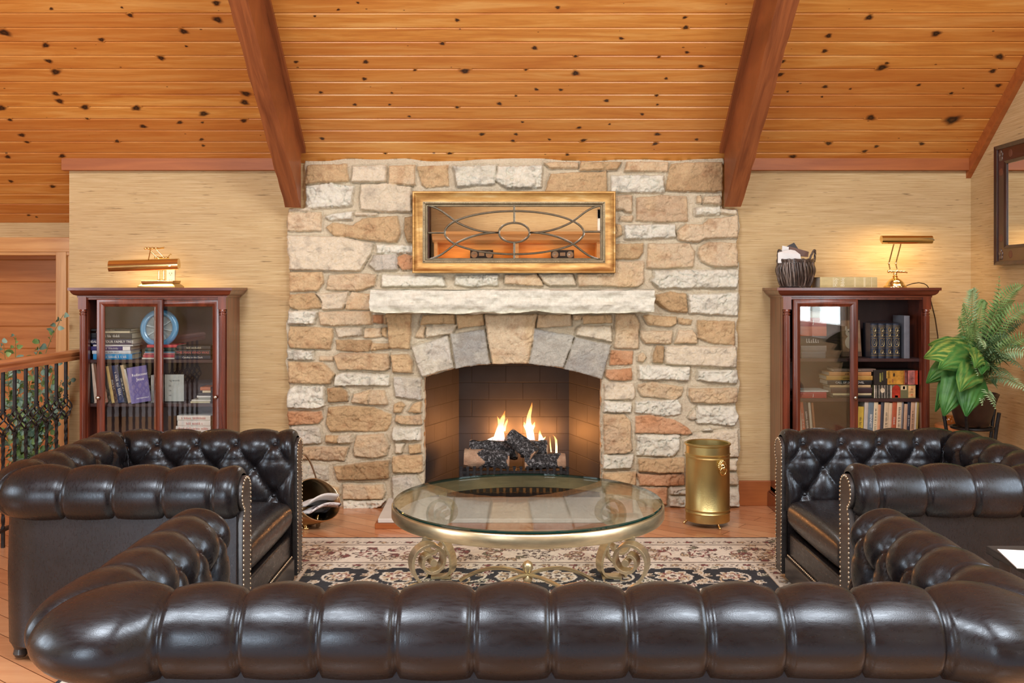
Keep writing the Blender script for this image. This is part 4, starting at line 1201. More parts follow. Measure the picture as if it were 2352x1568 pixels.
# ================================================================ BOOKCASES
def bookcase(name, label, cx, doors, shelves):
    T = thing(name, label, 'bookcase', (cx, 5.945, 0))
    hw = .435; yf, yb = -.145, .145; zt = 1.302
    m = MB()
    m.box((-hw, yf+.051, .10), (-hw+.02, yb, zt)); m.box((hw-.02, yf+.051, .10), (hw, yb, zt))
    m.box((-hw, yf+.03, .10), (hw, yb, .125)); m.box((-hw+.003, yf+.003, zt-.02), (hw-.003, yb-.001, zt))
    obj('case_side', m, CHERRY, T, bevel=.002)
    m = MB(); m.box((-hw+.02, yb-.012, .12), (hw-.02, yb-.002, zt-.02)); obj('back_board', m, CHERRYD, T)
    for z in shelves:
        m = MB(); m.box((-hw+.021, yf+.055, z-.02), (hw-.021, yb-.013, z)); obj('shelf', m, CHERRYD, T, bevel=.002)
    # crown moulding swept round three sides
    pr = [(0, 1.294), (.009, 1.296), (.009, 1.306), (.014, 1.308), (.024, 1.312), (.034, 1.322), (.038, 1.333), (.040, 1.336), (.048, 1.338), (.048, 1.354), (0, 1.354)]
    m = MB(); vs = []
    for (x, y, dx, dy) in ((-hw, yb, -1, 0), (-hw, yf, -1, -1), (hw, yf, 1, -1), (hw, yb, 1, 0)):
        for o, z in pr: vs.append((x+dx*o, y+dy*o, z))
    k = len(pr); fs = [(i*k+j, i*k+(j+1) % k, (i+1)*k+(j+1) % k, (i+1)*k+j) for i in range(3) for j in range(k)]+[tuple(range(k)), tuple(3*k+j for j in range(k))[::-1]]
    m.add(vs, fs); m.box((-hw+.001, yf+.001, 1.30), (hw-.001, yb, 1.353))
    obj('crown_moulding', m, CHERRY_H, T, smooth=30)
    m = MB(); m.box((-hw-.02, yf-.02, 0), (hw+.02, yb, .09)); m.box((-hw-.012, yf-.012, .09), (hw+.012, yb, .10)); obj('plinth', m, CHERRY_H, T, bevel=.004)
    for s in (-1, 1):
        x = s*(hw-.022)
        m = MB(); m.box((x-.024, yf-.012, 1.226), (x+.024, yf+.02, zt)); m.box((x-.022, yf-.006, .10), (x+.022, yf+.02, .20))
        prof = [(.017, .20), (.022, .205), (.022, .212), (.016, .216)]
        m.lathe(prof+[(.0165, .225), (.0165, 1.19), (.0165, 1.192), (.021, 1.196), (.021, 1.202), (.0155, 1.205), (.0155, 1.209), (.021, 1.213), (.021, 1.218), (.018, 1.222), (.018, 1.227)], c=(x, yf+.002, 0), n=24)
        for q in range(7):   # reeds
            a = R(180+q*30); m.tube([(x+.0165*math.cos(a), yf+.002+.0165*math.sin(a), .225), (x+.0165*math.cos(a), yf+.002+.0165*math.sin(a), 1.188)], .0028, 6)
        m.box((x-.0205, yf+.018, .10), (x+.0215, yf+.052, zt-.001))
        obj('column', m, CHERRY, T, smooth=40)
    for (x0, x1, y, kx) in doors:
        x0 -= cx; x1 -= cx; z0, z1, wd = .125, 1.286, .044
        D = bpy.data.objects.new('sliding_door', None)
        m = MB()
        def stile(a, b, mi):
            (ax, az), (bx, bz) = a, b
        # mitred frame with a rounded moulding section
        sec = [(0, 0), (0, .018), (.004, .022), (.014, .024), (.028, .021), (.038, .013), (.044, .010), (.044, 0)]
        def ring(o, h): return [(x0+o, y-h, z0+o), (x1-o, y-h, z0+o), (x1-o, y-h, z1-o), (x0+o, y-h, z1-o)]
        vs = []
        for o, h in sec: vs += ring(o, h)
        n = len(sec); fs = [(i*4+j, i*4+(j+1) % 4, ((i+1) % n)*4+(j+1) % 4, ((i+1) % n)*4+j) for i in range(n) for j in range(4)]
        m.add(vs, fs); bpy.data.objects.remove(D)
        D = obj('sliding_door', m, CHERRY, T, smooth=25)
        m = MB(); m.box((x0+.040, y-.008, z0+.040), (x1-.040, y-.004, z1-.040)); obj('glass_pane', m, GLASS, D, smooth=0)
        m = MB(); m.lathe([(.005, 0), (.005, .010), (.0105, .013), (.0125, .019), (.010, .025), (.004, .027), (0, .0272)], n=20)
        kb = obj('knob', m, NICKEL, D, smooth=50); kb.location = (kx-cx, y-.02, .705); kb.rotation_euler = (R(90), 0, 0)
    return T
LBX, RBX = -2.1275, 2.04
LS, RS = [.924, .662, .40], [.931, .692, .44]
bookcase('bookcase', 'cherry bookcase left of the fireplace, both sliding glass doors in place', LBX, [(-2.456, -2.066, -.135, -2.441), (-2.128, -1.738, -.105, -1.757)], LS)
bookcase('bookcase', 'cherry bookcase right of the fireplace, its right half standing open', RBX, [(1.662, 2.046, -.135, 2.026), (1.672, 2.056, -.105, 2.20-.17)], RS)
# ---------------------------------------------------------------- books
_bm = {}
def bmat(rgb, rough=.45):
    k = tuple(rgb)
    if k not in _bm: _bm[k] = plain('cover_%d_%d_%d' % k, srgb(*k), rough, 0, .10, 25)
    return _bm[k]
def book(label, rgb, w, d, t, loc, group=None, rot=(0,0,0), title=None, tcol=(235, 228, 212), tsize=None, name='book', page=None, bands=None, tx=1.0, toff=0, front=None):
    """local frame: lying book, x = height of the book, y = depth (spine at -d/2), z = thickness; loc = centre"""
    T = thing(name, label, 'book', loc, 0, group); T.rotation_euler = rot
    c = min(.0022, t*.16); m = MB()
    m.box((-w/2, -d/2, -t/2), (w/2, d/2, -t/2+c)); m.box((-w/2, -d/2, t/2-c), (w/2, d/2, t/2))
    m.add([(x, y, z) for x in (-w/2, w/2) for y, z in ((-d/2, -t/2), (-d/2-.002, -t/4), (-d/2-.002, t/4), (-d/2, t/2), (-d/2+.003, t/2), (-d/2+.003, -t/2))],
          [(i, (i+1) % 6, (i+1) % 6+6, i+6) for i in range(6)]+[(0,1,2,3,4,5), (11,10,9,8,7,6)])
    obj('cover', m, bmat(rgb), T, smooth=0)
    m = MB(); m.box((-w/2+.003, -d/2+.003, -t/2+c), (w/2-.003, d/2-.003, t/2-c)); obj('pages', m, page or PAGES, T, smooth=0)
    if bands:
        m = MB()
        for x, wd in bands: m.box((x*w-wd/2, -d/2-.0028, -t/2*.92), (x*w+wd/2, -d/2-.0005, t/2*.92))
        obj('spine_bands', m, bmat(tcol), T, smooth=0)
    if title and title[0] == '~':
        faint_print(int(title[1:]), tsize or t*.62, bmat(tcol), T, (toff, -d/2-.0026, 0), len(label))
    elif title:
        text('title', title, tsize or t*.62, bmat(tcol), T, (toff, -d/2-.0026, 0), sx=tx)
    if front:
        text('front_title', front[0], front[1], bmat(tcol), T, front[2], (0, 0, R(-90)))
    return T
def stack(px0, px1, ys, Y, zb, items, d=.15, rnd=random.Random(1)):
    """items from the bottom: (label,rgb,title,tcol,px0,px1,thickness px)"""
    z = zb
    for it in items:
        lab, rgb, ttl, tc, a, b, tp = it[:7]; kw = it[7] if len(it) > 7 else {}
        yy = Y+rnd.uniform(0, .006); t = tp*yy/FPX; w = (b-a)*yy/FPX; x = ((a+b)/2-1176)*yy/FPX
        book(lab, rgb, w, d, t-.0006, (x, yy+d/2, z+t/2), rot=(0, 0, rnd.uniform(-.02, .02)), title=ttl, tcol=tc, tsize=t*.6, **kw); z += t
YB = 5.87
W_ = (238, 236, 230)
stack(0, 0, 0, YB, LS[0], [
    ('bright blue paperback at the bottom of the left stack behind glass', (38, 140, 200), '~18', W_, 214, 303, 12.5),
    ('thin white paperback just above the bright blue one', (206, 214, 220), '~16', (60, 70, 90), 212, 301, 8),
    ('violet-blue paperback with a white block on its spine', (56, 52, 112), '~16', W_, 209, 300, 9.5, dict(bands=[(.40, .045)])),
    ('slim white book below the thick navy volume', (222, 222, 218), None, W_, 214, 305, 4),
    ('thick navy book with white lettering on its spine, left stack', (28, 34, 66), 'HEALING YOUR FAMILY TREE', W_, 210, 303, 13),
    ('black hardback with small lettering, above the thick navy volume', (22, 24, 32), '~12', W_, 208, 303, 13.5),
    ('cream book with a gold spine, second from the top of the left stack', (210, 200, 172), None, W_, 222, 299, 4.5),
    ('thin black book topping the left stack behind glass', (30, 30, 32), '~14', (180, 176, 168), 209, 300, 5)], .16)
stack(0, 0, 0, YB+.01, LS[0], [
    ('white booklet under the red books behind the middle stile', (214, 206, 200), None, W_, 326, 403, 4),
    ('rose-red book low in the middle pile', (190, 70, 84), None, W_, 329, 402, 7),
    ('pale pink book in the middle pile', (206, 134, 140), None, W_, 331, 402, 3.5),
    ('pale blue booklet in the middle pile', (128, 168, 190), None, W_, 333, 402, 3.5),
    ('dark green hardback in the middle pile', (28, 58, 56), '~10', (200, 196, 180), 334, 403, 9),
    ('coral-red book on top of the middle pile, under the blue dish', (206, 74, 80), None, W_, 338, 408, 6.5)], .16)
stack(0, 0, 0, YB-.01, LS[0], [
    ('navy hardback at the bottom of the right-hand pile', (30, 32, 48), 'Candles in the Dark', (214, 208, 196), 401, 484, 9.5),
    ('brown-black hardback with red lettering in the right-hand pile', (42, 34, 32), 'THE MAN WHO WAS', (186, 84, 74), 402, 484, 13),
    ('dark hardback with cream lettering topping the right-hand pile', (52, 42, 38), '~16', (214, 200, 168), 406, 484, 9)], .15)
# leaning row on the second shelf
def standing(label, rgb, x, zb, h, t, Y, lean=0, d=.14, title=None, tcol=W_, group=None, tsize=None, **kw):
    """x = foot of the book, lean: +ve tips the head to the left"""
    a = R(lean); cx = x-math.sin(a)*h/2; cz = zb+math.cos(a)*h/2+abs(math.sin(a))*t/2
    return book(label, rgb, h, d, t-.0006, (cx, Y+d/2, cz), rot=(0, PI/2-a, 0), title=title, tcol=tcol, tsize=tsize or t*.55, group=group, **kw)
zl = LS[1]; fx = lambda p, Y=5.88: (p-1176)*Y/FPX
row = [(212, 246, 24, (24, 26, 26), 4, None, 'black hardback leaning at the far left of the second shelf'),
 (222, 250, 10, (206, 188, 168), 6, None, 'cream-edged paperback next to the black one at the far left'),
 (231, 245, 7, (120, 84, 60), 8, None, 'slim brown book just left of the pinkish spine'),
 (243, 232, 15, (184, 132, 116), 8, '~22', 'dusty pink paperback with upright lettering'),
 (254, 234, 9, (60, 52, 46), 9, None, 'thin charcoal book beside the dusty pink one'),
 (262, 228, 8, (206, 176, 112), 10, None, 'straw yellow paperback in the leaning row'),
 (269, 232, 9, (70, 44, 42), 10, '~10', 'maroon book between the yellow and blue spines'),
 (281, 232, 16, (48, 58, 96), 11, '~14', 'thick slate-blue paperback in the leaning row'),
 (292, 226, 9, (32, 32, 38), 12, '~14', 'thin black book right of the slate-blue one'),
 (299, 236, 8, (198, 176, 140), 12, None, 'tan book leaning in front of the purple one'),
 (306, 212, 6, (214, 212, 206), 13, None, 'thin white book leaning in the row'),
 (312, 222, 8, (40, 40, 46), 14, None, 'dark book directly left of the purple one')]
for (p, hh, tp, rgb, ln, ttl, lab) in row:
    standing(lab, rgb, fx(p), zl, hh*.001*.98, tp*5.88/FPX, 5.87, ln, title=ttl)
# the purple book stands turned so that its front cover faces the room
T = thing('book', 'purple paperback leaning with its front cover to the room', 'book', (fx(322), 5.865, zl+.113)); T.rotation_euler = (R(-6), R(-9), R(8))
m = MB(); m.box((-.055, -.009, -.108), (.055, -.006, .108)); m.box((-.055, .006, -.108), (.055, .009, .108)); m.box((-.057, -.009, -.108), (-.053, .009, .108)); obj('cover', m, bmat((96, 82, 148)), T, smooth=0)
m = MB(); m.box((-.052, -.0058, -.105), (.053, .0058, .105)); obj('pages', m, PAGES, T, smooth=0)
m = MB(); m.box((-.0575, -.0094, -.107), (-.038, -.0088, .107)); obj('spine_strip', m, bmat((122, 110, 168)), T, smooth=0)
for s, z, sz in (('Rediscover', .058, .0235), ('Jesus', .030, .025), ('MATTHEW KELLY', -.083, .0105)):
    text('title', s, sz, bmat((240, 236, 240)), T, (.012, -.0096, z), (R(90), 0, 0), sx=.86)
for p, lab in ((346, 'narrow white binder standing right of the purple book'), (351, 'second narrow white binder, touching the door stile')):
    standing(lab, (214, 212, 208), fx(p), zl, .165, .011, 5.90, 0, .12)
# printed white card in a clear stand
T = thing('printed_card', 'white card with grey printed words in a clear stand on the second shelf', 'card', (fx(396), 5.93, zl+.001))
m = MB(); m.box((-.062, -.004, .004), (.053, -.002, .166)); obj('card', m, WHITEP, T, smooth=0)
m = MB(); m.box((-.065, -.007, 0), (.056, -.005, .170)); m.box((-.065, -.007, 0), (.056, .045, .003)); obj('clear_stand', m, GLASS, T, smooth=0)
for s, z in (('ng words', .130), ('th', .098), ('ce', .070), ('ve', .040)):
    text('printed_words', s, .017, bmat((120, 122, 124)), T, (-.03 if len(s) < 3 else -.004, -.0046, z), ax='CENTER')
stack(0, 0, 0, YB, zl, [
    ('pale paper folder at the bottom of the small right pile', (206, 196, 160), None, W_, 438, 483, 4), ('thin white folder in the small right pile', (220, 216, 204), None, W_, 440, 484, 4),
    ('slim grey-green book in the small right pile', (150, 152, 140), None, W_, 456, 484, 4.5), ('white spined book in the small right pile', (226, 224, 218), None, W_, 452, 484, 5),
    ('dark book in the small right pile', (54, 44, 40), None, W_, 455, 484, 6), ('pale cream book below the orange one', (214, 196, 160), None, W_, 465, 484, 5.5),
    ('orange-brown book topping the small right pile', (182, 104, 60), None, W_, 460, 484, 8)], .13)
stack(0, 0, 0, YB, LS[2], [
    ('lowest white reference volume, lowest shelf of the left bookcase', (216, 210, 202), None, (180, 60, 50), 404, 484, 12),
    ('white reference volume with red lettering, second from the bottom', (218, 212, 204), '~14', (180, 60, 50), 406, 484, 12),
    ('white reference volume, third from the bottom', (216, 210, 202), '~20', (180, 60, 50), 403, 484, 12),
    ('white reference volume with red lettering, third from the top', (218, 214, 208), '~24', (180, 60, 50), 404, 484, 12),
    ('white reference volume with short red lettering, second from the top', (222, 218, 212), '~12', (180, 60, 50), 408, 484, 12),
    ('white reference volume topping its pile on the third shelf', (224, 220, 212), '~18', (180, 60, 50), 407, 484, 12)], .17)
# round blue dish on the books
T = thing('blue_dish', 'round sky-blue rimmed dish with a pale centre, standing on edge', 'dish', (fx(357.5), 5.945, CAMZ-91.5*5.945/FPX)); T.rotation_euler = (R(-8), 0, 0)
BL = plain('sky_blue_enamel', srgb(84, 158, 206), .25, 0, .08, coat=.5)
m = MB(); m.lathe([(.082, -.012), (.100, -.020), (.113, -.012), (.117, .0), (.112, .012), (.09, .016), (.082, .012), (.082, -.012)], n=64, ax='y', close=True); obj('rim', m, BL, T, smooth=60)
m = MB(); m.lathe([(0, .004), (.083, .004)], n=48, ax='y'); 
for i in range(8):
    a = 2*PI*i/8+.2; m.box((-.003, -.004, .012), (.003, .004, .080), M=Matrix.Rotation(a, 4, 'Y'))
obj('centre', m, plain('pale_enamel', srgb(188, 204, 210), .3, 0, .1, 20), T, smooth=40)
m = MB(); m.tube([(.055, -.008, -.105), (.075, -.01, -.12), (.094, -.012, -.132)], [.010, .008, .005], 10); obj('tail', m, BL, T, smooth=60)
# ---- right bookcase contents
rz = RS[0]
stack(0, 0, 0, YB, rz, [
    ('grey hardback at the bottom of the pile behind the right glass door', (96, 92, 94), None, W_, 1840, 1896, 15), ('second grey book of the pile, under the black one', (120, 112, 110), None, W_, 1839, 1898, 14),
    ('black hardback under the orange one', (36, 34, 36), '~6', (190, 190, 190), 1838, 1896, 22), ('orange hardback under the red one', (196, 96, 52), None, W_, 1838, 1898, 22),
    ('crimson hardback under the white one', (172, 44, 44), 'J', W_, 1838, 1898, 20), ('white book topping the pile behind the right glass door', (220, 216, 210), None, W_, 1837, 1896, 15)], .16)
T = thing('picture_book', 'brown picture book showing a white pup, standing beside the door edge', 'book', (2.075, 5.985, rz+.002)); T.rotation_euler = (R(-7), 0, R(6))
m = MB(); m.box((-.062, -.009, 0), (.062, .009, .225)); obj('cover', m, bmat((112, 84, 66)), T, bevel=.001)
m = MB(); m.box((-.058, -.0105, .03), (.058, -.0085, .22)); obj('cover_photo', m, plain('sepia_photo', srgb(166, 128, 96), .5, 0, .45, 18), T)
m = MB()
for x, z, a, b in ((-.006, .145, .030, .026), (-.006, .118, .017, .016), (-.012, .085, .030, .038), (-.03, .172, .008, .016), (.016, .174, .008, .015)): m.sphere((x, -.0105, z), 1, 8, sc=(a, .0025, b))
obj('pup_figure', m, plain('cream_print', srgb(226, 206, 182), .6, 0, .1), T, smooth=60)
m = MB()
for x, z, q in ((-.016, .152, .0035), (.004, .152, .0035), (-.006, .117, .005)): m.sphere((x, -.0135, z), q, 6, sc=(1, .4, 1))
obj('pup_eyes_and_nose', m, BLACKM, T)
SETB = plain('dark_blue_buckram', srgb(44, 50, 66), .45, 0, .15, 30); GILT = plain('gilt_stamp', srgb(186, 164, 112), .35, .6, .15)
def volume(label, x, rz_, yaw, zt):
    V = thing('encyclopedia_volume', label, 'book', (x, 5.865, rz), 0, 'boxed dark blue volumes with gilt spines'); V.rotation_euler = (0, 0, R(yaw))
    m = MB(); w_, h_ = .044, .208; m.lathe([(.022, .0), (.022, h_)], c=(0, .012, 0), n=24, sx=1, sy=.7); m.box((-w_/2, .012, 0), (w_/2, .15, h_)); obj('cover', m, SETB, V, smooth=50)
    m = MB()
    def arc_(z, hw_, th): m.tube([(math.sin(q)*.0226, .012-math.cos(q)*.0158, z+hw_(q)) for q in [R(-62+i*124/20) for i in range(21)]], th, 5)
    for z in (.014, .020, .062, .128, .134, .150, .156, .190, .196): arc_(z, lambda q: 0, .0011)
    for zc, r_ in ((.095, .026), (.041, .012), (.142, .009), (.172, .013)):
        pts = []
        for i in range(25):
            a = 2*PI*i/24; q = math.cos(a)*min(.75, r_/.022*.62); pts.append((math.sin(q)*.0228, .012-math.cos(q)*.0160, zc+math.sin(a)*r_))
        m.tube(pts, .0014, 5)
        pts = [(math.sin(math.cos(2*PI*i/16)*.25)*.0228, .012-math.cos(math.cos(2*PI*i/16)*.25)*.0160, zc+math.sin(2*PI*i/16)*r_*.5) for i in range(17)]; m.tube(pts, .0011, 5)
    for z in (.030, .072, .118, .165, .182):
        for q in (-.8, -.4, 0, .4, .8): m.sphere((math.sin(q)*.0228, .012-math.cos(q)*.0160, z), .0022, 5)
    obj('gilt_ornament', m, GILT, V, smooth=60)
for i, (x, lab) in enumerate(((2.169, 'gilt-spined dark blue volume at the left end of the wrapped set'), (2.214, 'gilt-spined dark blue volume, second from the left in the wrapped set'), (2.259, 'gilt-spined dark blue volume, third from the left in the wrapped set'), (2.302, 'gilt-spined dark blue volume at the right end of the wrapped set'))): volume(lab, x, rz, -3, 0)
m = MB(); hs = [(2.144, 5.861), (2.327, 5.857), (2.335, 6.02), (2.15, 6.03)]
top = [(2.17, 5.90), (2.30, 5.895), (2.31, 6.0), (2.18, 6.0)]
m.add([(x, y-.004, rz+.001) for x, y in hs]+[(x, y-.004, rz+.211) for x, y in hs]+[(2.236, 5.90, rz+.232)], [(0,1,5,4), (1,2,6,5), (2,3,7,6), (3,0,4,7), (4,5,8), (5,6,8), (6,7,8), (7,4,8)])
w_ = obj('shrink_wrap', m, glassmix('cellophane', (.97, .98, .99), .12, 1.35), None, smooth=0); tag(w_, 'clear cellophane wrapped round the four gilt-spined volumes', 'wrapper')
standing('smooth slate-grey slipcase standing right of the gilt volumes', (112, 114, 122), 2.365, rz, .255, .034, 5.868, 0, .17)
# middle shelf
mz = RS[1]
stack(0, 0, 0, YB, mz, [
    ('crimson box binder lying behind the right glass door', (166, 40, 48), 'J', W_, 1837, 1898, 14), ('loose white papers on the crimson binder', (224, 222, 218), None, W_, 1836, 1903, 3)], .17)
stack(0, 0, 0, YB+.005, mz, [
    ('black paperback at the bottom of the pile by the door knob', (26, 26, 28), None, W_, 1914, 2003, 6), ('cream paperback second from the bottom by the knob', (206, 190, 150), None, W_, 1912, 2001, 5),
    ('charcoal hardback with a dark red panel, third from the bottom', (62, 40, 42), None, W_, 1908, 2003, 13), ('thin tan book between two dark books by the knob', (196, 166, 124), None, W_, 1906, 2000, 6),
    ('black hardback with large white lettering in the pile by the knob', (34, 31, 30), 'CALL OF DE     NOVEL', W_, 1900, 2002, 11), ('gold paperback in the pile by the knob', (186, 142, 70), '~12', (80, 50, 20), 1898, 2004, 10),
    ('orange-tan paperback second from the top by the knob', (198, 140, 84), '~10', (90, 50, 20), 1904, 2001, 9), ('grey-brown book topping the pile by the knob', (120, 98, 84), '~16', (220, 200, 160), 1916, 2012, 7)], .15)
def gamebox(label, x0, x1, z, h, Y, yaw, cols, seed):
    T = thing('puzzle_box', label, 'box', ((x0+x1)/2, Y+.07, z)); T.rotation_euler = (0, 0, R(yaw)); w_ = x1-x0
    m = MB(); m.box((-w_/2, -.07, 0), (w_/2, .07, h)); obj('carton', m, bmat(cols[0]), T, bevel=.001)
    rnd = random.Random(seed)
    for i, (a, b, c, d, col, kind) in enumerate(cols[1]):
        m = MB()
        if kind == 'r': m.box((-w_/2+w_*a, -.0712, h*c), (-w_/2+w_*b, -.0698, h*d)) if not isinstance(i, str) else None
        else: m.sphere((-w_/2+w_*(a+b)/2, -.0702, h*(c+d)/2), 1, 9, sc=(w_*(b-a)/2, .0012, h*(d-c)/2))
        obj('printed_panel', m, plain('print_%d_%d' % (seed, i), srgb(*col), .4, 0, .35, 40), T, smooth=50)
BIRCH = [(.03+.034*i, .05+.034*i+(.008 if i % 2 else 0), .02, .98, ((96, 92, 92) if i % 3 else (60, 54, 52)), 'r') for i in range(11)]
gamebox('lower picture-printed puzzle box, red dome and grey birch trunks on its side', 2.168, 2.417, mz, .080, 5.865, 0, ((112, 108, 74), [(0, .42, .02, .98, (206, 194, 176), 'r')]+BIRCH+[(.10, .30, .25, .95, (214, 196, 166), 'e'), (.43, .63, .30, 1.0, (170, 50, 34), 'e'), (.43, .63, .04, .62, (176, 56, 36), 'r'), (.50, .57, .03, .22, (226, 200, 160), 'r'), (.64, .78, .62, .96, (222, 196, 150), 'r'), (.69, .74, .68, .90, (176, 100, 70), 'r'), (.82, .99, .05, .95, (212, 168, 112), 'r'), (.85, .96, .55, .8, (166, 118, 76), 'e'), (.85, .96, .16, .36, (214, 120, 70), 'e')]), 3)
gamebox('upper picture-printed puzzle box with an amber front and red patterned end', 2.165, 2.430, mz+.0805, .088, 5.862, 1, ((44, 38, 34), [(.30, .68, .03, .97, (196, 140, 56), 'r'), (.28, .36, .45, .95, (226, 178, 86), 'r'), (.38, .46, .02, .55, (166, 104, 60), 'e'), (.41, .49, .45, .92, (60, 44, 34), 'e'), (.12, .16, .2, .8, (140, 136, 70), 'r'), (.18, .20, .3, .85, (130, 126, 66), 'r'), (.655, .69, .02, .98, (206, 120, 60), 'r'), (.69, .76, .02, .98, (104, 44, 42), 'r'), (.71, .73, .15, .85, (190, 150, 140), 'r'), (.77, .92, .02, .98, (206, 120, 110), 'r'), (.79, .90, .08, .92, (222, 156, 146), 'r'), (.82, .87, .15, .82, (110, 66, 70), 'r'), (.93, .99, .02, .98, (186, 66, 40), 'r')]), 4)
# bottom shelf of the right bookcase
bz = RS[2]
for p, h_, t_, rgb, ttl, lab in ((1841, 236, 7, (196, 190, 176), None, 'pale paperback at the far left behind the lower glass'), (1847, 232, 8, (188, 92, 70), '~16', 'brick-red paperback behind the lower glass'),
        (1856, 232, 10, (44, 46, 54), '~22', 'black paperback with white lettering behind the lower glass'), (1865, 228, 6, (186, 176, 160), None, 'pale grey paperback leaning behind the lower glass'), (1872, 226, 5, (150, 100, 70), None, 'brown paperback leaning last behind the lower glass')):
    standing(lab, rgb, (p-1176)*5.88/FPX, bz, h_*.001, t_*5.88/FPX, 5.87, 5, title=ttl)
pb = [(1973, 205, 13, (222, 190, 78), '~8'), (1985, 240, 9, (200, 190, 178), None), (1996, 236, 13, (112, 128, 138), 'BENNETT'), (2007, 234, 10, (222, 204, 168), '~20'), (2015, 218, 7, (206, 150, 112), None), (2022, 236, 7, (66, 66, 74), None),
      (2032, 232, 12, (208, 184, 150), '~12'), (2041, 228, 7, (214, 188, 156), None), (2050, 236, 11, (182, 92, 60), '~8'), (2061, 236, 12, (226, 204, 172), '~22'), (2068, 240, 5, (128, 128, 130), None), (2076, 222, 8, (206, 170, 140), None),
      (2083, 238, 8, (54, 60, 74), '~14'), (2092, 236, 10, (216, 176, 142), '~18'), (2099, 242, 4, (230, 222, 206), None), (2103, 236, 6, (186, 160, 90), None)]
cn = ['yellow', 'ash-grey', 'blue-grey', 'cream', 'peach', 'charcoal', 'beige', 'light tan', 'rust', 'ivory', 'thin grey', 'dusky pink', 'navy', 'salmon', 'thin white', 'mustard']
orn = ['first', 'second', 'third', 'fourth', 'fifth', 'sixth', 'seventh', 'eighth', 'ninth', 'tenth', 'eleventh', 'twelfth', 'thirteenth', 'fourteenth', 'fifteenth', 'sixteenth']
for (p, h_, t_, rgb, ttl), c, o_ in zip(pb, cn, orn):
    standing('%s paperback, %s from the left in the open row of the right bookcase' % (c, o_), rgb, (p-1176)*5.88/FPX, bz, h_*.001*.98, t_*5.88/FPX, 5.868, -2.5, title=ttl, tcol=(50, 40, 40) if sum(rgb) > 380 else W_, group='paperbacks in the open row of the right bookcase')
# ---- on top of the right bookcase
zt = 1.3545
book('thick cream-gold bible lying on the right bookcase beside the basket', (196, 178, 122), .335, .20, .062, (2.008, 5.93, zt+.0315), rot=(0, 0, R(-3)), title=None, bands=[(-.27, .002), (-.255, .002), (.12, .002), (.10, .002), (.27, .003), (.29, .002), (.40, .002)], tcol=(236, 226, 188))
bb = bpy.data.objects['book'] if False else None
T = [o for o in bpy.data.objects if o.get('label', '').startswith('thick cream-gold')][0]
for s, x in (('Holy', -.075), ('Bible', -.035)): text('title', s, .030, bmat((240, 232, 200)), T, (x, -.1028, 0), (R(90), R(-90), 0), sx=.9)
T = thing('wicker_basket', 'dark wicker basket with two loop handles on the right bookcase', 'basket', (1.716, 5.93, zt))
WK = plain('dark_wicker', srgb(74, 58, 50), .4, 0, .5, 40, coat=.3); WK2 = plain('greyed_wicker', srgb(120, 104, 94), .4, 0, .4, 40, coat=.3)
pr = [(.083, .004), (.093, .03), (.106, .07), (.112, .105), (.108, .13), (.104, .150), (.107, .165)]
def rad_at(z):
    for (r0, z0), (r1, z1) in zip(pr[:-1], pr[1:]):
        if z <= z1: return r0+(r1-r0)*(z-z0)/(z1-z0)
    return pr[-1][0]
m = MB(); rnd = random.Random(3)
for i in range(58):
    a = 2*PI*i/58; mi = rnd.choice([0, 0, 1]); ph = rnd.uniform(0, 6)
    m.tube([((rad_at(z)+.0035*math.sin(z*46+i*PI))*math.cos(a+.045*math.sin(z*22+ph*.2)), (rad_at(z)+.0035*math.sin(z*46+i*PI))*math.sin(a+.045*math.sin(z*22+ph*.2)), z) for z in [.004+.161*k/12 for k in range(13)]], .0046, 6, mi)
for z in (.006, .158, .166): m.tube([((rad_at(z))*math.cos(2*PI*i/40), (rad_at(z))*math.sin(2*PI*i/40), z+.003*math.sin(i*2.5)) for i in range(40)], .006, 6, closed=True)
m.lathe([(0, .004), (.080, .004), (.098, .09), (.098, .15)], n=32)
obj('woven_body', m, [WK, WK2], T, smooth=60)
for s in (-1, 1):
    for q in (0, .008):
        pass
    m = MB(); 
    for q in range(3):
        m.tube([(s*(.066+.044*t+.018*math.sin(PI*t)+.003*math.cos(q*2+t*16)), -.045+.03*t+.004*math.sin(q*2+t*16), .155+.072*math.sin(PI*t)) for t in [i/20 for i in range(21)]], .0042, 6)
    obj('loop_handle', m, WK, T, smooth=60)
tag(T, None)
def sheet(name, label, cat, pts, mat, th=.002, n=(0, -1, 0)):
    m = MB(); n = Vector(n); m.add([Vector(p) for p in pts]+[Vector(p)-n*th for p in pts], [tuple(range(len(pts))), tuple(range(2*len(pts)-1, len(pts)-1, -1))]+[(i, i+len(pts), (i+1) % len(pts)+len(pts), (i+1) % len(pts)) for i in range(len(pts))])
    return tag(obj(name, m, mat, smooth=0), label, cat)
q = lambda x, y, Y=5.93: tuple(pt(x, y, Y))
sheet('paper_bag', 'crumpled white paper in the wicker basket', 'paper', [q(1787, 604, 5.88), q(1787, 580, 5.88), q(1806, 574, 5.90), q(1816, 573, 5.90), q(1826, 575, 5.90), q(1838, 584, 5.88), q(1841, 602, 5.88)], WHITEP, .006)
sheet('envelope', 'white envelope standing at the left of the basket', 'envelope', [q(1794, 596), q(1797, 564), q(1812, 567), q(1809, 596)], WHITEP, .003)
sheet('dark_card', 'black card poking up highest from the basket', 'card', [q(1806, 590, 5.97), q(1808, 565, 5.97), q(1824, 557, 5.97), q(1834, 572, 5.97), q(1832, 592, 5.97)], bmat((48, 44, 46)), .003)
sheet('brown_folder', 'brown leaflet slanting across the basket', 'leaflet', [q(1810, 570, 5.95), q(1812, 565, 5.95), q(1858, 578, 5.95), q(1856, 590, 5.95), q(1836, 588, 5.95), q(1812, 576, 5.95)], bmat((104, 72, 58)), .004)
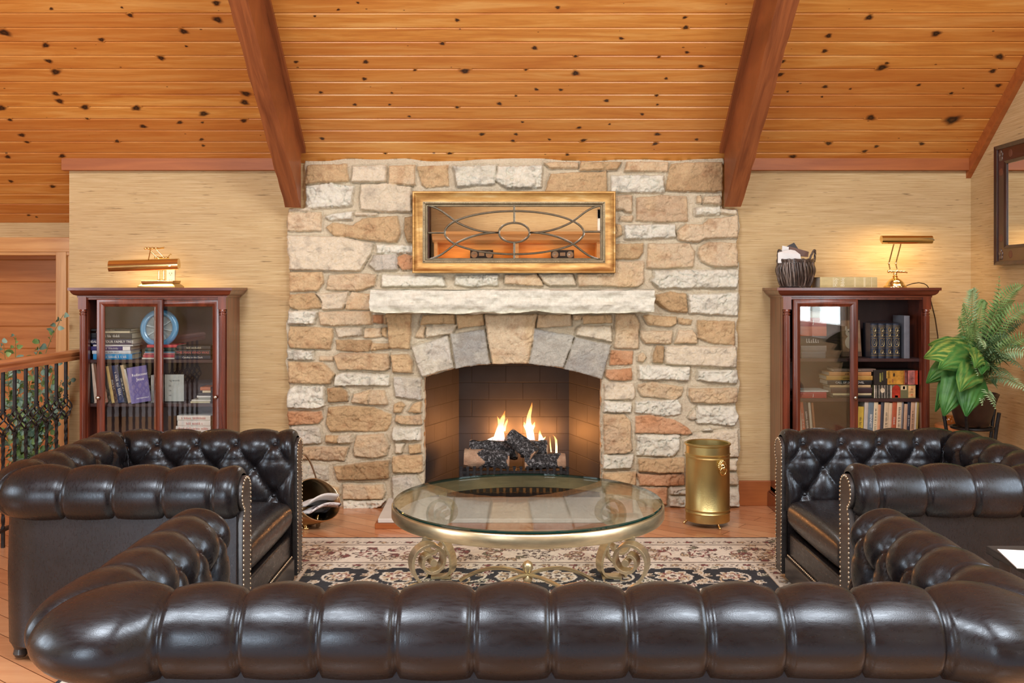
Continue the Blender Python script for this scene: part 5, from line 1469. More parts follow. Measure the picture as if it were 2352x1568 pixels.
m = MB(); m.lathe([(0, 0), (.052, 0), (.055, .004), (.05, .007), (0, .007)], n=32, sx=1.1, sy=.7); o = obj('black_coaster', m, BLACKM); o.location = (1.625+.02, 5.815, zt); tag(o, 'small flat black oval tray at the left end of the right bookcase', 'tray')
# ---- lamps
def warm(loc, to, sx, sy, w_, rx=None):
    return area('lamp_light', loc, to, sx, sy, w_, (1, .68, .34))
def lamp_right():
    T = thing('piano_lamp', 'polished brass lamp with a round domed base on the right bookcase', 'lamp', (2.28, 5.90, zt))
    P = lambda x, y, Y=5.90: Vector(pt(x, y, Y))-Vector((2.28, 5.90, zt))
    m = MB(); m.lathe([(.067, 0), (.068, .006), (.062, .014), (.055, .018), (.050, .030), (.036, .046), (.020, .056), (.013, .062), (.016, .068), (.010, .074), (.012, .082), (.008, .092)], c=(P(2056, 640).x, 0, 0), n=48); m.lathe([(0, -.001), (.067, 0)], c=(P(2056, 640).x, 0, 0), n=48)
    obj('base', m, BRASS, T, smooth=50)
    m = MB(); a = P(2040, 623); b = P(2078, 624); m.tube([a, b], .006, 12)
    for x in (2041, 2048, 2060, 2069): m.sphere(P(x, 623.3), .009, 8)
    m.tube([P(2076, 624), P(2084, 626)], .004, 8); obj('crossbar', m, BRASS, T, smooth=60)
    for off in (0, 16):
        m = MB(); m.tube([P(2045+off, 622), P(2041.5+off, 605), P(2053+off, 560, 5.86)], .0042, 8); m.sphere(P(2041.5+off, 605), .0065, 8); m.sphere(P(2045+off, 622), .008, 8); obj('arm', m, BRASS, T, smooth=60)
    shade(T, P(2024, 550.5, 5.83), P(2140, 550.5, 5.83), .025, -35)
    m = MB(); m.tube([P(2141, 551, 5.83), P(2146, 551, 5.83)], .003, 8); obj('switch', m, BLACKM, T)
    c = Vector((2.28, 5.90, zt))+(P(2024, 550, 5.83)+P(2140, 550, 5.83))/2
    warm(c+Vector((0, .004, -.012)), c+Vector((0, .35, -.55)), .24, .022, 2.6)
    m = MB(); pts = [P(2082, 655), P(2098, 652), P(2112, 649), P(2124, 651), P(2131, 658), P(2134, 662, 5.93)]
    pts = [P(2081, 656, 5.93), P(2096, 651, 5.97), P(2110, 649, 6.0), P(2122, 651, 6.02), P(2129, 655, 6.05), P(2133, 661, 6.085), P(2138, 690, 6.092), P(2148, 730, 6.092), P(2154, 770, 6.092), P(2158, 840, 6.092), P(2159, 900, 6.092)]
    m.tube(pts, .0028, 8); obj('power_cord', m, plain('brown_cord', (.02, .012, .008), .5), T, smooth=60)
def shade(T, a, b, r, rot, mat=None):
    """half-open brass cylinder between two points; rot turns the opening about the axis"""
    ax = (b-a); L = ax.length; ax.normalize(); up = Vector((0, 0, 1)); sd = ax.cross(up).normalized(); up = sd.cross(ax)
    vs = []; n = 30
    for rr in (r, r-.0015):
        for e in (a, b):
            for i in range(n+1):
                t = R(-38+256*i/n+rot); vs.append(e+sd*rr*math.cos(t)+up*rr*math.sin(t))
    k = n+1; m = MB()
    fs = [(i, i+1, k+i+1, k+i) for i in range(n)]+[(2*k+i, 3*k+i, 3*k+i+1, 2*k+i+1) for i in range(n)]+[(0, k, 3*k, 2*k), (n, 2*k+n, 3*k+n, k+n)]
    fs += [tuple(range(k))[::-1], tuple(range(k, 2*k))]
    m.add(vs, fs); obj('lamp_shade', m, mat or BRASS, T, smooth=40)
lamp_right()
def lamp_left():
    O = Vector((-2.10, 5.90, zt)); T = thing('piano_lamp', 'brass lamp with a stepped square base on the left bookcase', 'lamp', O)
    P = lambda x, y, Y=5.90: Vector(pt(x, y, Y))-O
    c = P(370, 661); m = MB()
    for (hx, hy, z0, z1, hx2, hy2) in ((.113, .085, 0, .010, .110, .082), (.110, .082, .010, .024, .092, .066), (.092, .066, .024, .036, .096, .070), (.096, .070, .036, .042, .096, .070)):
        m.add([(c.x+sx*a, sy*b, z) for a, b, z in ((hx, hy, z0), (hx2, hy2, z1)) for sx, sy in ((-1,-1), (1,-1), (1,1), (-1,1))], [(0,3,2,1), (4,5,6,7), (0,1,5,4), (1,2,6,5), (2,3,7,6), (3,0,4,7)])
    obj('base', m, BRASSD, T, bevel=.002)
    m = MB()
    for x in (365, 376): m.tube([P(x, 645), P(x, 592)], .0058, 10); m.lathe([(.014, 0), (.012, .006), (.007, .012)], c=tuple(P(x, 646)), n=16)
    obj('post', m, BRASS, T, smooth=60)
    m = MB(); m.tube([P(355, 592), P(388, 592)], .0055, 10)
    for x in (357, 363, 376, 382): m.sphere(P(x, 592), .0085, 7)
    m.tube([P(385, 591), P(390, 585), P(392, 583), P(394, 585)], .003, 6)
    obj('crossbar', m, BRASS, T, smooth=60); m = MB(); m.tube([P(333, 570), P(364, 570)], .0055, 10)
    for x in (334, 341, 350, 358): m.sphere(P(x, 570), .0085, 7)
    m.tube([P(364, 570), P(378, 567)], .0025, 6); m.tube([P(364, 571), P(377, 570)], .0025, 6); obj('upper_crossbar', m, BRASS, T, smooth=60)
    m = MB()
    m.tube([P(344, 574), P(361, 592)], .0035, 8); m.tube([P(359, 573), P(377, 592)], .0035, 8); m.tube([P(346, 573, 5.84), P(341, 596, 5.80)], .0035, 8); m.tube([P(344, 573, 5.84), P(344, 573, 5.9)], .003, 8)
    obj('arm', m, BRASS, T, smooth=60)
    a, b = P(252, 612, 5.80), P(411, 607.5, 5.83); shade(T, a, b, .0375, -14)
    cc = O+(a+b)/2; warm(cc+Vector((.03, .018, .004)), cc+Vector((.15, .45, -.50)), .28, .026, 4.0)
lamp_left()
T = thing('wall_outlet', 'ivory double power outlet on the wall behind the left lamp', 'outlet', tuple(pt(392.5, 636, 6.099)))
m = MB(); m.box((-.026, -.006, -.045), (.026, 0, .045)); obj('cover_plate', m, plain('ivory_plastic', srgb(232, 222, 200), .4), T, bevel=.002)
m = MB()
for z in (-.022, .022):
    for x in (-.007, .007): m.box((x-.0012, -.0072, z-.004), (x+.0012, -.006, z+.006))
    m.box((-.002, -.0072, z-.012), (.002, -.006, z-.008))
obj('sockets', m, BLACKM, T)
# ================================================================ MIRROR OVER THE MANTEL
def build_mirror():
    x0, z1 = pt(948, 440, 5.99).x, pt(948, 440, 5.99).z; x1, z0 = pt(1413, 627, 5.99).x, pt(1413, 627, 5.99).z
    cx, cz = (x0+x1)/2, (z0+z1)/2; hw, hh = (x1-x0)/2, (z1-z0)/2
    T = thing('wall_mirror', 'long gilt-framed mirror with curved leaded tracery above the mantel', 'mirror', (cx, 5.995, cz))
    FR = NT('worn_gilt_wood'); v = FR.coord((1.5, 6, 9)); f = FR.noise(v, 3, 5, .6)
    FR.set(Base_Color=FR.ramp(f, [(.3, srgb(150, 98, 44)), (.55, srgb(204, 160, 92)), (.75, srgb(232, 206, 150))]), Metallic=.5, Roughness=.48)
    DK = plain('bronze_liner', srgb(132, 118, 92), .42, .7, .25, 20)
    def frame(sec, mat, nm):
        m = MB(); vs = []
        for o, h in sec: vs += [(-hw+o, -h, -hh+o), (hw-o, -h, -hh+o), (hw-o, -h, hh-o), (-hw+o, -h, hh-o)]
        n = len(sec); m.add(vs, [(i*4+j, i*4+(j+1) % 4, ((i+1) % n)*4+(j+1) % 4, ((i+1) % n)*4+j) for i in range(n) for j in range(4)])
        return obj(nm, m, mat, T, smooth=25)
    frame([(0, -.02), (0, .030), (.004, .034), (.010, .034), (.013, .030), (.030, .016), (.050, .010), (.064, .012), (.064, -.02)], FR.m, 'frame')
    frame([(.062, -.02), (.062, .016), (.070, .018), (.078, .015), (.082, .008), (.088, .008), (.092, .004), (.092, -.02)], DK, 'inner_border')
    m = MB(); p = .0095
    for a, b, fix, ax in ((-hw+.07, hw-.07, hh-.070, 0), (-hw+.07, hw-.07, -hh+.070, 0), (-hh+.07, hh-.07, -hw+.070, 1), (-hh+.07, hh-.07, hw-.070, 1)):
        k = int((b-a)/p)
        for i in range(k+1):
            s = a+(b-a)*i/k; m.sphere((s, -.0185, fix) if ax == 0 else (fix, -.0185, s), .0038, 3)
    obj('beading', m, plain('bead_gilt', srgb(214, 200, 160), .3, .8), T, smooth=60)
    MR = NT('silvered_glass'); MR.set(Base_Color=(.90, .89, .86), Metallic=1.0, Roughness=.01)
    m = MB(); m.box((-hw+.09, -.001, -hh+.09), (hw-.09, .004, hh-.09)); obj('mirror_glass', m, MR.m, T, smooth=0)
    m = MB(); Y = -.0045
    L = lambda x, y: (pt(x, y, 5.99).x-cx, Y, pt(x, y, 5.99).z-cz)
    c = (1181, 534)
    def ell(rx, ry, k=64, a0=0, a1=360): return [L(c[0]+rx*math.cos(R(a0+(a1-a0)*i/k)), c[1]+ry*math.sin(R(a0+(a1-a0)*i/k))) for i in range(k)]
    def cames(pts, closed=False, r=.0062): 
        m.tube(pts, r, 6, closed=closed); m.tube([(p[0], p[1]-.004, p[2]) for p in pts], r*.45, 6, closed=closed)
    cames(ell(160, 49.5), True); cames(ell(35, 22.5), True)
    cames([L(1181, 470), L(1181, 511)]); cames([L(1181, 557), L(1181, 595)]); cames([L(983, 534.5), L(1022, 534.5)]); cames([L(1340, 532), L(1380, 532)])
    def bz(p0, p1, p2, p3, k=24): return [L(*[((1-t)**3*a+3*(1-t)**2*t*b+3*(1-t)*t*t*c_+t**3*d) for a, b, c_, d in zip(p0, p1, p2, p3)]) for t in [i/k for i in range(k+1)]]
    for sx in (-1, 1):
        for sy in (-1, 1):
            F = lambda x, y: (c[0]+sx*x, c[1]+sy*y)
            cames(bz(F(198, 62), F(165, 56), F(150, 34), F(128, 22))+bz(F(128, 22), F(100, 8), F(75, 0), F(36, 0))[1:])
    obj('leaded_tracery', m, plain('lead_came', srgb(122, 112, 92), .3, .8, .2, 30), T, smooth=60)
build_mirror()
# ================================================================ BRASS BIN WITH LION HEAD
def build_bin():
    T = thing('brass_bin', 'tall brass cylinder bin with a lion-head ring at the right of the fireplace', 'bin', (1.118, 5.60, 0))
    r = .124; m = MB()
    m.lathe([(0, .034), (r-.004, .034), (r, .030), (r+.001, .036), (r, .075), (r+.004, .080), (r, .086), (r, .094), (r+.005, .099), (r, .105), (r, .385), (r+.004, .390), (r, .396), (r+.001, .404), (r+.005, .409), (r, .414), (r, .455), (r+.007, .462), (r+.007, .468), (r, .472), (r-.006, .466), (r-.004, .05), (0, .045)], n=72)
    obj('body', m, BRASSD2, T, smooth=40)
    h = T; a = R(-62); n = Vector((math.cos(a), math.sin(a), 0)); w = Vector((-n.y, n.x, 0))
    def L(u, v, d): return n*(r+d)+w*u+Vector((0, 0, v))
    m = MB(); rnd = random.Random(2)
    hv = .355
    m.sphere(L(0, hv, .004), .021, 10, sc=(1, 1, 1.1)); m.sphere(L(0, hv-.010, .016), .012, 8); m.sphere(L(0, hv-.004, .022), .006, 8)
    for i in range(18):
        q = 2*PI*i/18; m.sphere(L(.024*math.cos(q), hv+.003+.027*math.sin(q), .003), rnd.uniform(.0065, .009), 6)
    for i in range(12):
        q = PI*i/11; m.sphere(L(.017*math.cos(q), hv+.010+.016*math.sin(q), .011), .006, 6)
    for s in (-1, 1): m.sphere(L(s*.008, hv+.004, .019), .0035, 6)
    obj('lion_mask', m, BRASS, T, smooth=60)
    m = MB(); m.tube([L(.021*math.cos(2*PI*i/28), hv-.027+.022*math.sin(2*PI*i/28), .014+.004*math.sin(2*PI*i/28)) for i in range(28)], .0048, 8, closed=True); obj('ring_handle', m, BRASS, T, smooth=60)
    for i, q in enumerate((-70, 50, 170)):
        d = Vector((math.cos(R(q)), math.sin(R(q)), 0)); m = MB()
        m.tube([d*(r-.012)+Vector((0, 0, .036)), d*(r-.006)+Vector((0, 0, .018)), d*(r+.006)+Vector((0, 0, .008))], [.006, .006, .008], 8); m.sphere(d*(r+.008)+Vector((0, 0, .007)), .0075, 6)
        obj('paw_foot', m, BRASS, T, smooth=60)
BRASSD2 = plain('hammered_brass', srgb(198, 182, 124), .38, 1, .12, 5, bump=.25, bscale=140)
build_bin()
# ================================================================ COAL SCUTTLE AND NEWSPAPER
def build_scuttle():
    O = Vector(pt(712, 1198, 5.55)); O.z = 0
    T = thing('coal_scuttle', 'brown brass coal scuttle with a swing handle on clawed feet, left of the hearth', 'scuttle', O)
    ax = Vector((.62, -.50, .28)).normalized()          # mouth looks towards the room, to the right and up
    c0 = Vector((-.035, .02, .125)); u = ax.cross(Vector((0, 0, 1))).normalized(); v = u.cross(ax)
    m = MB(); n = 48; rings = [(-.16, .02), (-.155, .07), (-.12, .105), (-.05, .128), (.03, .135), (.085, .136)]
    vs = []
    for s, r in rings:
        for j in range(n):
            t = 2*PI*j/n; q = max(0, math.cos(t-0))  # lower lip reaches forward
            lip = (.075*(.5-.5*math.sin(t)) if s > .08 else .0)
            vs.append(c0+ax*(s+lip)+u*r*1.08*math.cos(t)+v*r*.92*math.sin(t))
    fs = [(i*n+j, i*n+(j+1) % n, (i+1)*n+(j+1) % n, (i+1)*n+j) for i in range(len(rings)-1) for j in range(n)]+[tuple(range(n))[::-1]]
    m.add(vs, fs); o = obj('bowl', m, SCUTTLE, T, smooth=60); so = o.modifiers.new('t', 'SOLIDIFY'); so.thickness = .003; so.offset = -1
    m = MB(); m.tube([vs[(len(rings)-1)*n+j] for j in range(n)], .0035, 6, closed=True); obj('rolled_rim', m, plain('rim_brass', (.72, .56, .36), .22, 1), T, smooth=60)
    m = MB(); a = c0+u*.148+ax*.02; b = c0-u*.148+ax*.02
    a, b = c0+ax*.06+v*.10+u*.09, c0-ax*.02-u*.14+v*.03
    top = Vector((-.05, .0, .40))
    pts = [tuple((1-t)**3*a+3*(1-t)**2*t*(a+Vector((.0, 0, .20)))+3*(1-t)*t*t*(b+Vector((-.08, 0, .36)))+t**3*b) for t in [i/28 for i in range(29)]]
    m.tube(pts, [.004+.003*math.sin(PI*i/28) for i in range(29)], 10); m.sphere(pts[0], .009, 8); m.sphere(pts[-1], .009, 8); obj('handle', m, NICKEL, T, smooth=60)
    for x, y in ((-.01, -.06), (-.12, .02), (.03, .08)):
        m = MB(); m.tube([(x, y, .05), (x-.006, y-.004, .028), (x+.004, y-.008, .010)], [.008, .010, .011], 8)
        for q in (-.008, 0, .008): m.sphere((x+.004+q, y-.014, .007), .0065, 6)
        obj('claw_foot', m, BRASS, T, smooth=60)
    # folded newspapers in the bowl
    t = NT('newsprint'); f = t.noise(t.coord((1, 1, 1)), 16, 4, .6, 1.6)
    t.set(Base_Color=t.ramp(f, [(.36, (.03, .03, .04)), (.42, (.33, .31, .33)), (.49, (.62, .54, .54)), (.56, (.78, .78, .78))]), Roughness=.7)
    for k, (dv, lab, nm) in enumerate(((.0, 'grey and mauve patterned newspaper stuffed in the coal scuttle', 'newspaper'), (.045, 'folded white newspaper standing behind the patterned one in the scuttle', 'newspaper'))):
        m = MB(); vs = []; N = 14
        for i in range(N+1):
            for j in range(9):
                s = -.10+.27*i/N; w_ = (-.115+.23*j/8)*(1-.25*max(0, i/N-.5)); cv = .020*math.sin(PI*j/8)+.008*math.sin(i*.9+k)
                p = c0+O+ax*(s+.02)+u*w_+v*(-.06+dv+cv+.05*(s)); vs.append(p)
        m.add(vs, [(i*9+j, i*9+j+1, (i+1)*9+j+1, (i+1)*9+j) for i in range(N) for j in range(8)])
        o = obj(nm, m, t.m if k == 0 else WHITEP, smooth=60); so = o.modifiers.new('t', 'SOLIDIFY'); so.thickness = .009; tag(o, lab, 'newspaper')
build_scuttle()
# ================================================================ STAIR RAIL
def build_rail():
    T = thing('stair_railing', 'wood-capped wrought iron railing at the left, twisted basket balusters', 'railing', (-2.65, 4.0, 0))
    # moulded handrail, profile in (x,z), along y
    pr = [(-.028, -.030), (.028, -.030), (.030, -.012), (.024, -.004), (.034, .008), (.034, .018), (.022, .030), (-.022, .030), (-.034, .018), (-.034, .008), (-.024, -.004), (-.030, -.012)]
    m = MB(); m.prism([(x, .948+z) for x, z in pr], -.7, 2.02); obj('handrail', m, RAILW, T, smooth=40)
    m = MB(); m.box((-.012, -.7, .085), (.012, 2.03, .10)); obj('lower_rail', m, IRON, T, bevel=.001)
    b0 = None
    for k in range(22):
        y = 1.817-.1195*k
        if y < -.68: break
        if b0 is None:
            m = MB(); q = .0075
            m.box((-q, -q, .80), (q, q, .925)); m.box((-q, -q, .705), (q, q, .80))
            for z0, z1 in ((.10, .30), (.36, .58)):      # twisted lengths
                vs = []; n = 26
                for i in range(n+1):
                    t = (z1-z0)*i/n*30; z = z0+(z1-z0)*i/n
                    for j in range(4): a = t+PI/4+j*PI/2; vs.append((q*1.35*math.cos(a), q*1.35*math.sin(a), z))
                m.add(vs, [(i*4+j, i*4+(j+1) % 4, i*4+4+(j+1) % 4, i*4+4+j) for i in range(n) for j in range(4)])
            m.box((-q, -q, .0), (q, q, .11)); m.box((-q, -q, .29), (q, q, .37))
            for z in (.58, .700, .716): m.cbox((0, 0, z), (.022, .022, .010))
            for j in range(4):
                m.tube([((.0045+.030*math.sin(PI*t))*math.cos(j*PI/2+t*PI*1.0), (.0045+.030*math.sin(PI*t))*math.sin(j*PI/2+t*PI*1.0), .585+.118*t) for t in [i/14 for i in range(15)]], .0046, 6)
            b0 = obj('baluster', m, IRON, T, smooth=30); o = b0
        else:
            o = b0.copy(); COL.objects.link(o); o.parent = T
        o.location = (0, y, 0)
build_rail()
# ================================================================ EUCALYPTUS BEHIND THE RAIL
def leaf_mat(name, a, b, rough=.5):
    t = NT(name); f = t.noise(t.coord(), 14, 3)
    oi = t.n('ShaderNodeObjectInfo')
    t.set(Base_Color=t.ramp(f, [(.3, a), (.7, b)]), Roughness=rough, Specular_IOR_Level=.45)
    t.t.nodes.remove(oi)
    return t.m
EU = [leaf_mat('eucalyptus_blue', srgb(92, 128, 108), srgb(150, 178, 160)), leaf_mat('eucalyptus_green', srgb(86, 120, 62), srgb(142, 168, 104))]
STEM = plain('green_stem', srgb(120, 122, 70), .6); 
def build_euca():
    O = Vector((-2.93, 5.92, 0)); T = thing('eucalyptus_plant', 'leafy eucalyptus in a pot behind the stair railing', 'plant', O)
    m = MB(); m.lathe([(.09, 0), (.13, .22), (.14, .25), (.125, .25), (.115, .22), (0, .21)], n=32); obj('pot', m, plain('clay_pot', srgb(150, 90, 60), .7), T, smooth=50)
    rnd = random.Random(21)
    ends = [(146, 722, 5.98), (36, 770, 5.7), (8, 790, 5.6), (92, 790, 5.9), (128, 835, 5.95), (160, 872, 5.95), (150, 925, 6.0), (60, 845, 5.75), (100, 860, 5.85), (20, 850, 5.7), (75, 900, 5.8), (120, 930, 5.9), (35, 935, 5.75), (95, 985, 5.9), (130, 1010, 5.95),
            (50, 1010, 5.8), (10, 990, 5.6), (75, 1045, 5.8), (150, 1040, 6.0), (20, 1060, 5.6), (105, 820, 6.1), (45, 880, 6.1), (140, 880, 6.15), (85, 950, 6.1), (15, 900, 6.0), (110, 1060, 6.0)]
    for i, (x, y, Y) in enumerate(ends):
        e = Vector(pt(x, y, Y))-O; s0 = Vector((rnd.uniform(-.05, .05), rnd.uniform(-.05, .05), .22)); mid = Vector((e.x*.45+rnd.uniform(-.05, .05), e.y*.4, max(e.z*.75, .35)))
        if y < 800: mid = Vector((e.x*.3-.05, e.y*.4, e.z*.72))
        pts = [(1-t)**2*s0+2*(1-t)*t*mid+t*t*e for t in [j/18 for j in range(19)]]
        m = MB(); m.tube(pts, [.0045-.003*j/18 for j in range(19)], 6, 0)
        for j in range(5, 19):
            for sd in (-1, 1):
                if rnd.random() < .12: continue
                p = pts[j]; tn = (pts[j]-pts[j-1]).normalized(); out = tn.orthogonal(); out.rotate(Matrix.Rotation(rnd.uniform(0, 6.28), 3, tn)); 
                out = (out*sd+tn*.35+Vector((0, -.25, 0))).normalized(); L = rnd.uniform(.032, .056)*(.75 if j > 15 else 1); wd = L*rnd.uniform(.36, .48)
                nn = (out.cross(tn)+Vector((rnd.uniform(-.5, .5), -.8, rnd.uniform(-.2, .6)))).normalized(); s_ = out.cross(nn).normalized()
                vs = [p+out*.006]; K = 7
                for q in range(1, K):
                    f = q/K; w_ = wd*math.sin(PI*f**.8)**.75; cc = p+out*(.006+L*f)+nn*(.008*math.sin(PI*f)); vs += [cc-s_*w_+nn*.003, cc, cc+s_*w_+nn*.003]
                vs.append(p+out*(.006+L))
                fs = [(0, 1, 2), (0, 2, 3)]
                for q in range(K-2): b = 1+3*q; fs += [(b, b+3, b+4, b+1), (b+1, b+4, b+5, b+2)]
                b = 1+3*(K-2); fs += [(b, len(vs)-1, b+1), (b+1, len(vs)-1, b+2)]
                m.add(vs, fs, 1 if rnd.random() < .6 else 2)
        obj('branch', m, [STEM]+EU, T, smooth=60)
build_euca()
# ================================================================ FERN AND BROAD-LEAVED PLANT IN THE RIGHT CORNER
FERN = [leaf_mat('fern_green', srgb(84, 124, 66), srgb(142, 176, 108)), leaf_mat('fern_pale', srgb(120, 158, 112), srgb(178, 206, 158)), leaf_mat('fern_dark', srgb(48, 78, 52), srgb(92, 124, 80))]
def vari(name):
    t = NT(name); at = t.n('ShaderNodeAttribute', attribute_name='vein'); f = t.noise(t.coord(), 9, 4, .6, .4)
    base = t.ramp(f, [(.3, srgb(40, 92, 40)), (.7, srgb(82, 138, 66))])
    t.set(Base_Color=t.mix(at.outputs['Fac'], base, srgb(196, 196, 96)), Roughness=.5, Specular_IOR_Level=.4)
    return t.m
HOSTA = vari('variegated_leaf')
def build_fern():
    O = Vector((2.50, 5.32, 0)); pz = .60
    S = thing('plant_stand', 'dark iron plant stand with flared legs in the right corner', 'plant stand', O)
    m = MB()
    for z, r in ((pz-.005, .105), (.30, .09)): m.tube([(r*math.cos(2*PI*i/40), r*math.sin(2*PI*i/40), z) for i in range(40)], .008, 8, closed=True)
    m.box((-.105, -.012, pz-.012), (.105, .012, pz)); m.box((-.012, -.105, pz-.012), (.012, .105, pz)); obj('ring', m, IRON, S, smooth=50)
    for i in range(5):
        a = 2*PI*i/5+.3; pts = [((.112+.03*(q/12-.45)**2*4)*math.cos(a), (.112+.03*(q/12-.45)**2*4)*math.sin(a), .0+(pz+.09)*q/12) for q in range(13)]
        m = MB(); m.tube(pts, .010, 8); obj('leg', m, IRON, S, smooth=50)
    T = thing('potted_fern', 'feathery fern with broad variegated leaves in a dark pot, right corner', 'plant', O+Vector((0, 0, pz+.004)))
    m = MB(); m.lathe([(0, 0), (.075, 0), (.085, .01), (.125, .15), (.135, .175), (.125, .18), (.115, .165), (0, .155)], n=40); obj('pot', m, plain('dark_pot', srgb(58, 42, 34), .45, 0, .4, 12), T, smooth=50)
    Q = T.location; rnd = random.Random(8)
    ends = [(2295, 636, 5.35, 0), (2235, 662, 5.25, 1), (2210, 700, 5.15, 0), (2200, 732, 5.1, 0), (2262, 690, 5.3, 0), (2352, 655, 5.2, 0), (2380, 700, 5.2, 0), (2330, 690, 5.3, 0), (2222, 760, 5.05, 0), (2240, 735, 5.2, 0), (2380, 770, 5.0, 0), (2400, 830, 5.0, 1),
            (2262, 800, 5.0, 1), (2246, 862, 4.95, 1), (2256, 930, 4.98, 1), (2286, 938, 4.92, 1), (2330, 875, 4.95, 2), (2352, 850, 4.95, 2), (2300, 820, 5.0, 2), (2345, 800, 5.1, 2), (2370, 905, 5.0, 1), (2310, 760, 5.4, 2), (2280, 770, 5.3, 2), (2340, 745, 5.4, 0), (2250, 820, 5.1, 2), (2320, 710, 5.5, 2), (2385, 735, 5.4, 2), (2270, 850, 5.0, 0), (2300, 870, 4.95, 2), (2330, 835, 4.95, 2)]
    for x, y, Y, mi in ends:
        e = Vector(pt(x, y, Y))-Q; e.x = min(e.x, XR-.02-Q.x); s0 = Vector((rnd.uniform(-.04, .04), rnd.uniform(-.04, .04), .16))
        mid = Vector((e.x*.35, e.y*.35, max(e.z, .16)+(.16 if y > 780 else -.02)))
        if x in (2295,): mid = Vector((e.x*.9, 0, e.z*.5))
        K = 34; pts = [(1-t)**2*s0+2*(1-t)*t*mid+t*t*e for t in [j/K for j in range(K+1)]]
        m = MB(); m.tube(pts, [.0028-.0018*j/K for j in range(K+1)], 5, 0); Lf = sum((pts[j+1]-pts[j]).length for j in range(K))
        for j in range(5, K+1):
            t = j/K; tn = (pts[j]-pts[j-1]).normalized(); view = Vector((.25, -1, .35)).normalized(); sd = tn.cross(view).normalized(); nn = sd.cross(tn)
            ln = .064*min(1, Lf/.42)*math.sin(PI*min(1, (t*.93+.09)))**.7*rnd.uniform(.85, 1.1)+.004
            for s_ in (-1, 1):
                d = (sd*s_+tn*.38+nn*rnd.uniform(-.25, .1)).normalized(); w_ = .0034+.0016*(ln/.06); q = d.cross(nn).normalized(); p = pts[j]
                a = p+d*ln*.45+nn*.003; b = p+d*ln-nn*.004
                m.add([p-q*w_*.6, p+q*w_*.6, a+q*w_, b, a-q*w_, a+nn*.002], [(0, 1, 2, 5), (0, 5, 4), (2, 3, 5), (5, 3, 4)], 1)
        obj('fern_frond', m, [STEM, FERN[mi]], T, smooth=0)
    # broad drooping leaves: tip px, width, vein brightness
    lv = [((2240, 800), (2168, 955), 5.02, .085, .05), ((2250, 830), (2219, 956), 4.98, .075, .0), ((2225, 800), (2148, 945), 5.10, .05, .1), ((2230, 790), (2122, 822), 5.02, .058, .8), ((2240, 785), (2132, 792), 5.15, .045, .7), ((2250, 790), (2180, 778), 5.25, .045, .4),
          ((2250, 800), (2128, 880), 5.10, .07, .15), ((2260, 815), (2205, 900), 4.93, .062, .35), ((2245, 800), (2155, 850), 5.0, .06, .2), ((2262, 800), (2254, 860), 4.96, .05, .0), ((2262, 795), (2240, 845), 4.92, .045, .5), ((2240, 790), (2150, 810), 5.25, .05, .6), ((2255, 830), (2185, 925), 5.06, .07, .0)]
    for i, (b0, tip, Y, wd, ve) in enumerate(lv):
        b = Vector(pt(b0[0], b0[1], 5.12))-Q; e = Vector(pt(tip[0], tip[1], Y))-Q; b = b*.8+Vector((0, 0, .03)); up = Vector((0, -.05, .05 if tip[1] > 840 else .03))
        mid = (b+e)/2+up+Vector((-.02, -.03, .03)); N = 16; M_ = 8
        vs = []; va = []; fs = []
        s0 = Vector((-.03, -.02, .15)); m = MB(); m.tube([s0, (s0+b)/2+Vector((0, 0, .03)), b], .0035, 6)
        pts = [(1-t)**2*b+2*(1-t)*t*mid+t*t*e for t in [j/N for j in range(N+1)]]
        for j in range(N+1):
            t = j/N; tn = (pts[min(j+1, N)]-pts[max(j-1, 0)]).normalized(); view = Vector((.1, -1, .45)).normalized(); sd = tn.cross(view).normalized(); nn = sd.cross(tn).normalized()
            w_ = 1.22*wd*(math.sin(PI*min(1, t*.96+.03)**.72))**.8*(1+.05*math.sin(t*17+i))
            for k in range(-M_, M_+1):
                f = k/M_; rip = .004*math.cos(f*PI*5); vs.append(pts[j]+sd*w_*f-nn*(w_*.30*f*f)+nn*(rip+.006*math.sin(t*9+f*3+i)*abs(f)))
                va.append(max(0, ve*(.15+.8*math.sin(f*13+t*15*(1 if f > 0 else -1)+i))*(1-abs(f)*.4)) if ve else 0)
        R_ = 2*M_+1
        base = len(m.v); m.add(vs, [(j*R_+k, j*R_+k+1, (j+1)*R_+k+1, (j+1)*R_+k) for j in range(N) for k in range(R_-1)], 1)
        o = obj('broad_leaf', m, [STEM, HOSTA], T, smooth=80); at = o.data.attributes.new('vein', 'FLOAT', 'POINT'); at.data.foreach_set('value', [0.0]*base+[float(min(1, x)) for x in va])
build_fern()
